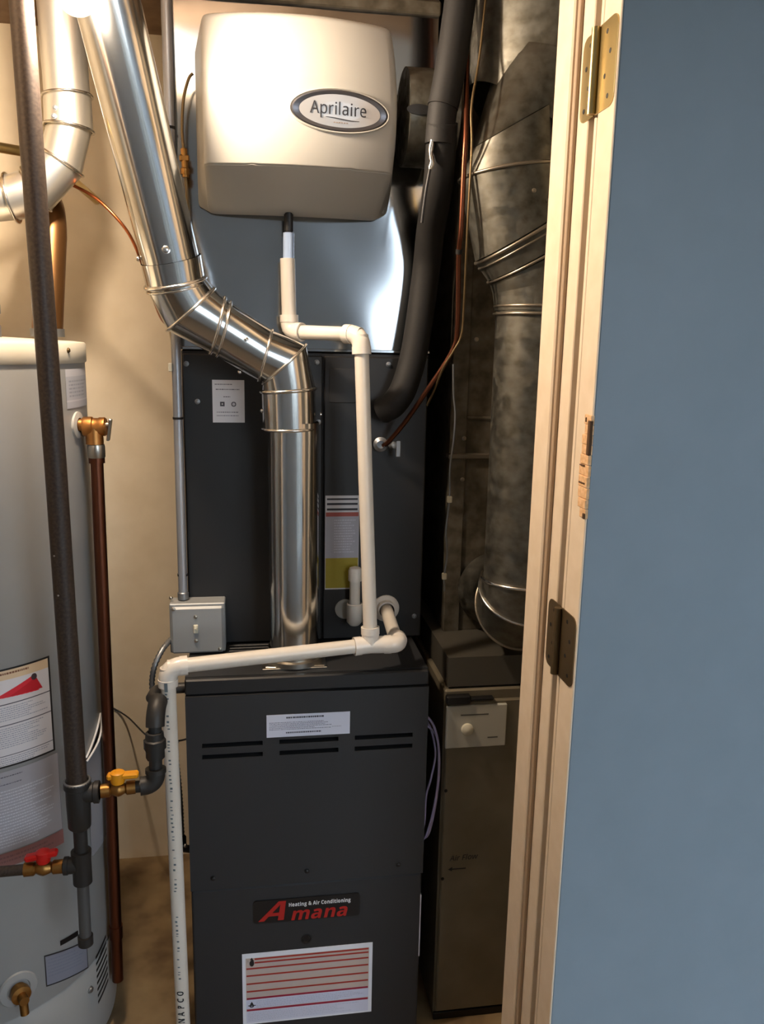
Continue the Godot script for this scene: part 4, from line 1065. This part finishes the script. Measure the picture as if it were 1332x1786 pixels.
func drain():
	var t := thing("condensate_drain_pipe", "white plastic drain piping crossing in front of the furnace to the floor", "drain pipe", Vector3(-0.26, 0, 0.06))
	var r := 0.0138
	var s := 0.0172
	var port := Vector3(0.180, 0.926, -0.180)
	var e1 := Vector3(0.171, 0.918, 0.012)      # elbow in front of the port
	var tee := Vector3(0.119, 0.917, 0.006)
	var e2 := Vector3(-0.2650, 0.908, 0.060)    # far left elbow
	var foot := Vector3(-0.2570, 0.0, 0.055)
	var e3 := Vector3(0.097, 1.513, -0.040)     # top right elbow
	var e4 := Vector3(-0.031, 1.517, -0.155)    # top left elbow under the humidifier
	var top := Vector3(-0.0345, 1.656, -0.158)
	var dir := func(a: Vector3, b: Vector3) -> Vector3: return (b - a).normalized()
	part("pipe", G.new().tube([port, e1 - dir.call(port, e1) * 0.02], r, 20), M.pvc, t)
	part("pipe", G.new().tube([e1, tee], r, 20), M.pvc, t)
	part("pipe", G.new().tube([tee, e2], r, 22), M.pvc, t)
	var down := part("pipe", G.new().tube([e2, foot], r, 22), M.pvc, t)
	part("pipe", G.new().tube([tee, e3], r, 22), M.pvc, t)
	part("pipe", G.new().tube([e3, e4], r * 0.98, 22), M.pvc, t)
	part("pipe", G.new().tube([e4, top], r * 1.04, 22), M.pvc, t)
	var elbow := func(c: Vector3, a: Vector3, b: Vector3, l: float):
		var da: Vector3 = dir.call(c, a)
		var db: Vector3 = dir.call(c, b)
		var g := G.new().tube(bend(c + da * l, c, c + db * l, 12), s, 22)
		socket(g, c + da * (l - 0.002), c + da * (l + 0.012), s * 1.06)
		socket(g, c + db * (l - 0.002), c + db * (l + 0.012), s * 1.06)
		part("elbow", g, M.pvc_socket, t)
	elbow.call(e1 + Vector3(0.004, 0, 0), port, tee, 0.018)
	elbow.call(e2, tee, foot, 0.024)
	elbow.call(e3, e4, tee, 0.024)
	elbow.call(e4, top, e3, 0.020)
	var g := G.new()
	var tl: Vector3 = tee + dir.call(tee, e2) * 0.034
	var trr: Vector3 = tee + dir.call(tee, e1) * 0.030
	g.tube([tl, tee, trr], s, 22)
	g.tube([tee, tee + dir.call(tee, e3) * 0.034], s, 22)
	socket(g, tl, tee + dir.call(tee, e2) * 0.020, s * 1.06)
	socket(g, tee + dir.call(tee, e3) * 0.022, tee + dir.call(tee, e3) * 0.036, s * 1.06)
	part("tee", g, M.pvc_socket, t)
	# print on the long upright pipe: reads from the floor upwards
	var ax: Vector3 = dir.call(foot, e2)
	var sx := Vector3.RIGHT
	var wrap := func(v: float, across: float, lift: float) -> Vector3:
		var th := 0.10 - across / r
		var o := foot + ax * v
		return o + (sx * sin(-th) + Vector3.BACK * cos(th)) * (r + lift)
	g = G.new()
	for k in 5:
		g.lettering("NAPCO"[k], 0.0172, 0.0004, true, func(p: Vector3) -> Vector3: return wrap.call(0.158 + 0.0162 * k + p.x * 0.9, -p.y, 0.0010 + p.z * 0.5))
	part("pipe_lettering", g, M.ink, down)
	g = G.new()
	var v := 0.255
	while v < 0.86:
		var l := rng.randf_range(0.004, 0.012)
		var across := rng.randf_range(-0.002, 0.0005)
		if rng.randf() < 0.62:
			var p0: Vector3 = wrap.call(v, across - 0.0022, 0.0003); var p1: Vector3 = wrap.call(v, across + 0.0022, 0.0003)
			var p2: Vector3 = wrap.call(v + l * 0.35, across + 0.0022, 0.0003); var p3: Vector3 = wrap.call(v + l * 0.35, across - 0.0022, 0.0003)
			g.quad(p0, p1, p2, p3, Vector3.BACK)
		v += l
	g.quad(wrap.call(0.868, -0.002, 0.0062), wrap.call(0.868, 0.002, 0.0062), wrap.call(0.885, 0.002, 0.0062), wrap.call(0.885, -0.002, 0.0062), Vector3.BACK)
	part("pipe_small_print", g, mat(Color(0.36, 0.40, 0.42), 0.7), down)
	# clear tube from the humidifier into the pipe
	var c := thing("drain_tube", "short clear bluish tube between humidifier and white drain pipe", "tube", Vector3(-0.032, 1.65, -0.158))
	part("tube_body", G.new().tube([Vector3(-0.032, 1.704, -0.158), Vector3(-0.0325, 1.652, -0.158)], 0.0108, 18), M.vinyl, c)
	# clean-out beside the pipe
	var k := thing("cleanout_stub", "small white capped clean-out fitting half behind the upright drain pipe", "pipe fitting", Vector3(0.105, 0.92, -0.17))
	part("tee_body", G.new().lathe([Vector2(0.010, -0.008), Vector2(0.017, 0), Vector2(0.0172, 0.040), Vector2(0.015, 0.042)], Vector3(0.108, 0.906, -0.166), Vector3.UP, 20).tube([Vector3(0.108, 0.927, -0.19), Vector3(0.108, 0.927, -0.16)], 0.013, 18), M.pvc_socket, k)
	part("riser", G.new().tube([Vector3(0.108, 0.945, -0.166), Vector3(0.108, 1.005, -0.166)], 0.0115, 18), M.pvc, k)
	part("cap", G.new().lathe([Vector2(0.0145, 0), Vector2(0.0148, 0.022), Vector2(0.012, 0.028), Vector2(0.004, 0.031), Vector2(1e-5, 0.031)], Vector3(0.108, 0.998, -0.166), Vector3.UP, 20), M.pvc_socket, k)


# ---------- gas ----------
func ballvalve(called: String, label: String, a: Vector3, b: Vector3, col: Material, hx0: float, hx1: float, hy: float, tilt: float):
	var t := thing(called, label, "gas valve", (a + b) / 2)
	var ax := (b - a).normalized()
	var l := a.distance_to(b)
	var g := G.new().lathe([Vector2(0.0095, 0), Vector2(0.0125, 0), Vector2(0.0125, l * 0.25), Vector2(0.009, l * 0.3), Vector2(0.0125, l * 0.42), Vector2(0.0138, l * 0.5), Vector2(0.0125, l * 0.58), Vector2(0.009, l * 0.70), Vector2(0.0125, l * 0.75), Vector2(0.0125, l), Vector2(0.0095, l)], a, ax, 8)
	g.tube([(a + b) / 2, (a + b) / 2 + Vector3(0, 0.022, 0)], 0.0055, 10)
	part("body", g, M.brass_dull, t)
	var c := (a + b) / 2 + Vector3(0, hy, 0)
	var h := G.new().box(c + Vector3(hx0, 0.0, -0.008), c + Vector3(hx1, 0.011, 0.008), 0.003, Basis(Vector3.BACK, tilt), c)
	h.lathe([Vector2(0.011, -0.008), Vector2(0.0125, -0.004), Vector2(0.0125, 0.012), Vector2(0.009, 0.014), Vector2(1e-5, 0.014)], c, Vector3.UP, 14)
	part("handle", h, col, t)

func gas():
	var t := thing("gas_pipe", "long black iron gas pipe running down in front of the grey tank", "gas pipe", Vector3(-0.415, 0.4, 0.15))
	var z := 0.15
	part("riser", G.new().tube([Vector3(-0.431, 2.215, z), Vector3(-0.424, 1.65, z), Vector3(-0.419, 1.3, z), Vector3(-0.415, 0.735, z)], 0.0170, 24), M.iron, t)
	var g := G.new().lathe([Vector2(0.0150, 0.650), Vector2(0.0195, 0.655), Vector2(0.0205, 0.700), Vector2(0.0205, 0.728), Vector2(0.0232, 0.730), Vector2(0.0232, 0.742), Vector2(0.0185, 0.744)], Vector3(-0.4145, 0, z), Vector3.UP, 24)
	g.lathe([Vector2(0.018, 0), Vector2(0.017, 0.026), Vector2(0.0195, 0.028), Vector2(0.0195, 0.036), Vector2(0.014, 0.037)], Vector3(-0.4145, 0.718, z), Vector3.RIGHT, 20)
	part("tee", g, M.iron_fit, t)
	part("tee_ring", G.new().torus(Vector3(-0.4145, 0.741, z), Vector3.UP, 0.0205, 0.0028, 30), M.zinc, t)
	part("nipple", G.new().tube([Vector3(-0.4145, 0.655, z), Vector3(-0.4145, 0.59, z)], 0.0120, 18), M.iron_fit, t)
	g = G.new().lathe([Vector2(0.0128, 0.540), Vector2(0.0165, 0.543), Vector2(0.0165, 0.596), Vector2(0.0175, 0.600), Vector2(0.0175, 0.606), Vector2(0.012, 0.607)], Vector3(-0.4150, 0, z), Vector3.UP, 20)
	g.lathe([Vector2(0.0145, 0), Vector2(0.0145, 0.022), Vector2(0.016, 0.023), Vector2(0.016, 0.030), Vector2(0.011, 0.031)], Vector3(-0.4150, 0.578, z), Vector3.LEFT, 18)
	part("tee", g, M.iron_fit, t)
	part("drip_leg", G.new().tube([Vector3(-0.4150, 0.545, z), Vector3(-0.4155, 0.50, z), Vector3(-0.4160, 0.43, z)], 0.0105, 18), mat(Color(0.33, 0.33, 0.33), 0.5, 0.4), t)
	part("cap", G.new().lathe([Vector2(1e-5, 0), Vector2(0.009, 0.001), Vector2(0.0135, 0.005), Vector2(0.0135, 0.022), Vector2(0.010, 0.024)], Vector3(-0.4162, 0.412, z), Vector3.UP, 18), M.iron_fit, t)
	for p in [Vector3(-0.4235, 1.083, z + 0.0165), Vector3(-0.426, 1.15, z + 0.016)]:
		part("paint_speck", G.new().ball(p, 0.0016, 8), M.zinc, t)
	ballvalve("gas_valve", "brass gas valve with yellow lever, between black pipe and furnace", Vector3(-0.376, 0.719, z), Vector3(-0.318, 0.720, z - 0.006), M.yellow, -0.018, 0.036, 0.020, 0.02)
	ballvalve("gas_valve", "brass gas valve with red lever, in front of the grey tank", Vector3(-0.4465, 0.578, z), Vector3(-0.512, 0.577, z), M.red, -0.030, 0.026, 0.020, 0.16)
	# branch to the furnace
	var b := thing("furnace_gas_branch", "black iron gas branch with elbows and union entering the furnace side", "gas pipe", Vector3(-0.285, 0.72, z))
	g = G.new().tube([Vector3(-0.318, 0.720, z - 0.006), Vector3(-0.305, 0.720, z - 0.006)], 0.0105, 16)
	part("nipple", g, M.iron_fit, b)
	part("elbow", G.new().tube([Vector3(-0.310, 0.720, z - 0.007)] + bend(Vector3(-0.304, 0.720, z - 0.008), Vector3(-0.283, 0.720, z - 0.01), Vector3(-0.283, 0.742, z - 0.012), 8), 0.0165, 20).tube([Vector3(-0.283, 0.742, z - 0.012), Vector3(-0.283, 0.750, z - 0.013)], 0.0182, 18), M.iron_fit, b)
	part("riser", G.new().tube([Vector3(-0.283, 0.745, z - 0.013), Vector3(-0.282, 0.84, z - 0.02)], 0.0115, 18), M.iron_fit, b)
	part("union", G.new().lathe([Vector2(0.0135, 0), Vector2(0.0165, 0.001), Vector2(0.0165, 0.018), Vector2(0.0195, 0.019), Vector2(0.0195, 0.036), Vector2(0.0165, 0.038), Vector2(0.0155, 0.050), Vector2(0.012, 0.051)], Vector3(-0.283, 0.768, z - 0.015), Vector3.UP, 8), M.iron_fit, b)
	part("elbow", G.new().tube([Vector3(-0.282, 0.826, z - 0.02)] + bend(Vector3(-0.282, 0.832, z - 0.022), Vector3(-0.281, 0.858, z - 0.03), Vector3(-0.279, 0.858, z - 0.055), 8), 0.0165, 20), M.iron_fit, b)
	part("side_run", G.new().tube([Vector3(-0.2815, 0.858, z - 0.05), Vector3(-0.295, 0.85, 0.06), Vector3(-0.2965, 0.835, 0.0)] + bend(Vector3(-0.2965, 0.832, -0.01), Vector3(-0.2965, 0.826, -0.032), Vector3(-0.275, 0.826, -0.034), 6) + [Vector3(-0.2415, 0.826, -0.035)], 0.0105, 16), M.iron_fit, b)
	# pipe to the heater
	var h := thing("heater_gas_branch", "dark iron gas pipe running left from the red valve", "gas pipe", Vector3(-0.56, 0.577, z))
	part("pipe", G.new().tube([Vector3(-0.512, 0.577, z), Vector3(-0.70, 0.576, z + 0.004)] + bend(Vector3(-0.71, 0.576, z + 0.004), Vector3(-0.735, 0.576, z + 0.003), Vector3(-0.735, 0.55, z), 6) + [Vector3(-0.735, 0.34, 0.145)], 0.0095, 16), M.iron, h)
	part("gas_control", G.new().box(Vector3(-0.775, 0.27, 0.114), Vector3(-0.695, 0.345, 0.172), 0.006), M.iron_fit, h)


# ---------- refrigerant lines ----------
func refrigerant():
	var t := thing("suction_line", "thick black foam insulated refrigerant line curving into the coil cabinet", "refrigerant line", Vector3(0.2, 1.37, 0.0))
	var upper := spline([Vector3(0.268, 2.215, 0.0), Vector3(0.2545, 2.078, 0.002), Vector3(0.242, 1.978, 0.004), Vector3(0.2335, 1.925, 0.004), Vector3(0.2295, 1.905, 0.004)])
	part("insulation", G.new().tube(upper, 0.0272, 24), M.foam, t)
	var mid := spline([Vector3(0.231, 1.915, 0.003), Vector3(0.2285, 1.885, 0.0), Vector3(0.2265, 1.845, -0.002)])
	part("insulation", G.new().tube(mid, 0.0258, 24), M.foam, t)
	part("insulation", G.new().tube(spline([Vector3(0.230, 1.88, 0.002), Vector3(0.2345, 1.79, -0.035), Vector3(0.2390, 1.71, -0.115), Vector3(0.2400, 1.635, -0.152), Vector3(0.2230, 1.49, -0.155), Vector3(0.2020, 1.412, -0.150), Vector3(0.182, 1.378, -0.152), Vector3(0.168, 1.366, -0.165), Vector3(0.162, 1.362, -0.171)]), 0.0275, 24), M.foam, t)
	part("tape", G.new().tube(spline([Vector3(0.2105, 1.848, 0.014), Vector3(0.2085, 1.828, 0.012), Vector3(0.2110, 1.812, 0.013), Vector3(0.2080, 1.80, 0.012)]), [0.004, 0.004, 0.004, 0.0045, 0.005, 0.005, 0.005, 0.0045, 0.004, 0.004, 0.004, 0.004, 0.005, 0.005, 0.004, 0.004, 0.004, 0.0045, 0.0045, 0.0045, 0.005, 0.005, 0.004, 0.003, 0.002], 8), M.nickel, t, "crumpled silver tape")
	part("sensor_wire", G.new().tube(spline([Vector3(0.2080, 1.80, 0.012), Vector3(0.2015, 1.76, 0.012), Vector3(0.1965, 1.71, 0.010)]), 0.0028, 8), M.coil, t)
	var l := thing("liquid_line", "thin reddish copper line running down beside the black insulated line", "refrigerant line", Vector3(0.27, 1.3, 0.0))
	part("copper_line", G.new().tube(spline([Vector3(0.279, 2.215, -0.05), Vector3(0.277, 2.09, -0.045), Vector3(0.273, 1.98, -0.01), Vector3(0.2645, 1.86, 0.036), Vector3(0.2625, 1.80, 0.040), Vector3(0.2625, 1.70, 0.036), Vector3(0.264, 1.655, 0.02), Vector3(0.274, 1.535, -0.01), Vector3(0.268, 1.485, -0.022), Vector3(0.224, 1.402, -0.055), Vector3(0.197, 1.34, -0.115), Vector3(0.172, 1.298, -0.155), Vector3(0.164, 1.289, -0.168)]), 0.0048, 12), M.copper, l)
	part("tie", G.new().tube([Vector3(0.2638, 1.666, 0.0232), Vector3(0.2640, 1.658, 0.0208)], 0.0062, 12), M.dark, l)
	part("port_fitting", G.new().lathe([Vector2(0.0155, 0), Vector2(0.0155, 0.006), Vector2(0.011, 0.008), Vector2(0.011, 0.024), Vector2(0.008, 0.026), Vector2(0.0078, 0.020), Vector2(1e-5, 0.020)], Vector3(0.161, 1.289, -0.1865), Vector3(-0.15, 0.1, 1), 22), M.zinc, l)
	part("valve_nut", G.new().lathe([Vector2(0.009, 0), Vector2(0.009, 0.016), Vector2(0.006, 0.018), Vector2(1e-5, 0.018)], Vector3(0.180, 1.290, -0.16), Vector3(0.3, 0.2, 1), 6).box(Vector3(0.187, 1.268, -0.150), Vector3(0.1965, 1.302, -0.143), 0.001), M.zinc, l)
	# bundle of thin control wires following the same way
	var w := thing("control_wire", "thin bare wire looping out below the copper line near the return duct", "wire", Vector3(0.28, 1.5, 0.02))
	part("wire", G.new().tube(spline([Vector3(0.303, 2.215, 0.016), Vector3(0.288, 2.0, 0.024), Vector3(0.2705, 1.90, 0.046), Vector3(0.2725, 1.83, 0.050), Vector3(0.2725, 1.70, 0.042), Vector3(0.281, 1.56, 0.005), Vector3(0.280, 1.515, -0.003), Vector3(0.268, 1.487, -0.008), Vector3(0.252, 1.455, -0.02), Vector3(0.242, 1.41, -0.05), Vector3(0.236, 1.38, -0.08)]), 0.0022, 8), M.bronze, w)
	var s := thing("hanging_wire", "thin wire with pale connectors hanging along the return duct corner", "wire", Vector3(0.28, 1.0, -0.1))
	part("wire", G.new().tube(spline([Vector3(0.292, 1.46, -0.105), Vector3(0.296, 1.40, -0.11), Vector3(0.301, 1.36, -0.11), Vector3(0.300, 1.31, -0.11), Vector3(0.293, 1.25, -0.105), Vector3(0.2945, 1.19, -0.105), Vector3(0.2885, 1.12, -0.10), Vector3(0.2925, 1.07, -0.10), Vector3(0.288, 1.02, -0.10), Vector3(0.290, 0.99, -0.10)]), 0.0022, 8), M.zinc, s)
	for p in [Vector3(0.2945, 1.185, -0.105), Vector3(0.288, 1.022, -0.10)]:
		part("connector", G.new().box(p - Vector3(0.005, 0.007, 0.004), p + Vector3(0.005, 0.007, 0.004), 0.0015), M.ivory, s)


# ---------- electrics ----------
func electrics():
	var t := thing("conduit", "slim grey metal conduit with dark straps running up beside the coil cabinet", "conduit", Vector3(-0.258, 0.95, -0.165))
	part("tube_body", G.new().tube([Vector3(-0.2525, 0.966, -0.170), Vector3(-0.2525, 2.215, -0.176)], 0.0094, 18), M.conduit, t)
	for y in [1.343, 1.018, 1.885]:
		part("strap", G.new().tube([Vector3(-0.2525, y - 0.0022, -0.172), Vector3(-0.2525, y + 0.0022, -0.172)], 0.0106, 18), M.dark, t)
	part("clip", G.new().box(Vector3(-0.2675, 1.435, -0.178), Vector3(-0.2605, 1.452, -0.160), 0.0015), M.ivory, t)
	part("coupling", G.new().lathe([Vector2(0.0092, 0), Vector2(0.0115, 0.001), Vector2(0.0115, 0.014), Vector2(0.0092, 0.016)], Vector3(-0.2525, 0.966, -0.170), Vector3.UP, 16), M.zinc, t)
	var b := thing("junction_box", "square galvanized switch box with toggle at the furnace top corner", "junction box", Vector3(-0.223, 0.858, -0.16))
	part("box_body", G.new().box(Vector3(-0.279, 0.858, -0.189), Vector3(-0.1665, 0.964, -0.142), 0.002), M.box_steel, b)
	part("cover_plate", G.new().box(Vector3(-0.2765, 0.858, -0.143), Vector3(-0.1690, 0.959, -0.134), 0.0045), M.box_steel, b)
	part("toggle", G.new().box(Vector3(-0.2305, 0.903, -0.136), Vector3(-0.2215, 0.921, -0.130), 0.001).box(Vector3(-0.2285, 0.911, -0.134), Vector3(-0.2235, 0.918, -0.120), 0.001, Basis(Vector3.RIGHT, -0.4), Vector3(-0.226, 0.913, -0.13)), M.ivory, b)
	for p in [Vector3(-0.226, 0.938, -0.134), Vector3(-0.226, 0.886, -0.134), Vector3(-0.178, 0.866, -0.134), Vector3(-0.270, 0.955, -0.135)]:
		part("screw", screw(p, Vector3.BACK, 0.0035), M.nickel, b)
	part("lug", G.new().ball(Vector3(-0.2765, 0.972, -0.16), 0.004), M.nickel, b)
	var armored := func(pts: Array, r: float) -> G:
		var c := spline(pts, 12)
		var dense := []
		var rr := []
		for i in c.size() - 1:
			for k in 4:
				dense.append(c[i].lerp(c[i + 1], k / 4.0))
		var along := 0.0
		for i in dense.size():
			if i > 0: along += dense[i].distance_to(dense[i - 1])
			rr.append(r * (1.0 + 0.13 * sin(along * TAU / 0.0085)))
		return G.new().tube(dense, rr, 12)
	var c1 := thing("armored_cable", "flexible armored cable curving left from the switch box", "cable", Vector3(-0.3, 0.85, -0.08))
	part("sheath", armored.call([Vector3(-0.278, 0.885, -0.15), Vector3(-0.292, 0.876, -0.12), Vector3(-0.306, 0.851, -0.10), Vector3(-0.313, 0.82, -0.10), Vector3(-0.313, 0.792, -0.10), Vector3(-0.309, 0.765, -0.10), Vector3(-0.302, 0.735, -0.11), Vector3(-0.285, 0.70, -0.13), Vector3(-0.272, 0.66, -0.13)], 0.0055), M.zinc, c1)
	var c2 := thing("armored_cable", "flexible armored cable running down between drain pipe and furnace side", "cable", Vector3(-0.265, 0.5, -0.09))
	part("sheath", armored.call([Vector3(-0.275, 0.69, -0.128), Vector3(-0.270, 0.632, -0.10), Vector3(-0.2665, 0.58, -0.098), Vector3(-0.2645, 0.535, -0.096), Vector3(-0.2640, 0.49, -0.095), Vector3(-0.2635, 0.468, -0.095)], 0.0055), M.zinc, c2)
	part("connector", G.new().lathe([Vector2(0.0075, 0), Vector2(0.0085, 0.004), Vector2(0.0085, 0.03), Vector2(0.006, 0.034)], Vector3(-0.2630, 0.432, -0.095), Vector3.UP, 14).tube([Vector3(-0.263, 0.436, -0.095), Vector3(-0.2405, 0.430, -0.096)], 0.008, 14), M.rubber, c2)
	part("lock_nut", G.new().ball(Vector3(-0.256, 0.450, -0.082), 0.0045), M.nickel, c2)
	var w := thing("low_voltage_wires", "loose lilac low voltage wires looping at the furnace side by the filter cabinet", "wires", Vector3(0.26, 0.5, -0.04))
	part("wire", G.new().tube(spline([Vector3(0.2445, 0.735, -0.06), Vector3(0.262, 0.715, -0.04), Vector3(0.272, 0.67, -0.03), Vector3(0.273, 0.60, -0.025), Vector3(0.264, 0.53, -0.022), Vector3(0.252, 0.48, -0.02), Vector3(0.2435, 0.455, -0.03)]), 0.0028, 8), M.lilac, w)
	part("wire", G.new().tube(spline([Vector3(0.2445, 0.725, -0.07), Vector3(0.258, 0.705, -0.05), Vector3(0.267, 0.655, -0.035), Vector3(0.258, 0.60, -0.03), Vector3(0.2485, 0.56, -0.028), Vector3(0.2475, 0.50, -0.03), Vector3(0.2435, 0.465, -0.04)]), 0.0024, 8), M.lilac, w)
	part("wire", G.new().tube(spline([Vector3(0.2445, 0.715, -0.05), Vector3(0.269, 0.69, -0.04), Vector3(0.2765, 0.62, -0.034), Vector3(0.270, 0.54, -0.03), Vector3(0.256, 0.47, -0.028), Vector3(0.2435, 0.45, -0.05)]), 0.0024, 8), M.lilac, w)


func lamp():
	var t := thing("lamp_holder", "white porcelain lamp holder on the ceiling over the water heater", "lamp holder", Vector3(BULB.x, 2.22, BULB.z))
	part("base", G.new().lathe([Vector2(0.023, 2.22), Vector2(0.023, 2.19), Vector2(0.021, 2.175), Vector2(0.019, 2.165), Vector2(0.019, 2.098), Vector2(0.018, 2.09), Vector2(1e-5, 2.09)], Vector3(BULB.x, 0, BULB.z), Vector3.UP, 28), M.porcelain, t)
	var b := thing("light_bulb", "glowing bare light bulb beside the flue pipe at the top edge", "light bulb", BULB)
	var glow := mat(Color(1, 0.95, 0.85), 0.4)
	glow.emission_enabled = true
	glow.emission = Color(1.0, 0.86, 0.62)
	glow.emission_energy_multiplier = 6.0
	var p := []
	for i in 13:
		var a := -PI / 2 + PI * 0.80 * i / 12
		p.append(Vector2(maxf(0.030 * cos(a), 1e-5), 0.030 * sin(a)))
	p.append(Vector2(0.0155, 0.040)); p.append(Vector2(0.0135, 0.055)); p.append(Vector2(0.0132, 0.066))
	part("glass", G.new().lathe(p, BULB, Vector3.UP, 28), glow, b)
	part("screw_base", G.new().lathe([Vector2(0.0136, 0.064), Vector2(0.0138, 0.092), Vector2(0.006, 0.096)], BULB, Vector3.UP, 18), M.nickel, b)
	var l := OmniLight3D.new()
	l.name = "bulb_light"
	l.position = Vector3.ZERO
	l.light_color = Color(1.0, 0.91, 0.81)
	l.light_energy = BULB_ENERGY
	l.light_size = 0.028
	l.omni_range = 8.0
	l.omni_attenuation = 2.0
	l.shadow_enabled = true
	b.add_child(l)


func small_things():
	var w := thing("wall_wire", "thin dark wire sagging along the beige wall behind the yellow gas valve", "wire", Vector3(-0.36, 0.55, -0.5))
	part("wire", G.new().tube(spline([Vector3(-0.50, 0.475, -0.7275), Vector3(-0.455, 0.462, -0.69), Vector3(-0.365, 0.502, -0.47), Vector3(-0.29, 0.58, -0.30), Vector3(-0.2425, 0.60, -0.28)]), 0.0022, 8), M.rubber, w)
	var t := thing("thermostat_tube", "thin reddish copper tube arching out from behind the vent elbow", "tube", Vector3(-0.40, 1.74, -0.25))
	part("tube_body", G.new().tube(spline([Vector3(-0.49, 1.80, -0.255), Vector3(-0.447, 1.787, -0.24), Vector3(-0.398, 1.76, -0.21), Vector3(-0.36, 1.725, -0.20), Vector3(-0.335, 1.69, -0.21), Vector3(-0.32, 1.64, -0.26), Vector3(-0.315, 1.55, -0.5), Vector3(-0.315, 1.53, -0.73)]), 0.0031, 10), M.copper_bright, t)
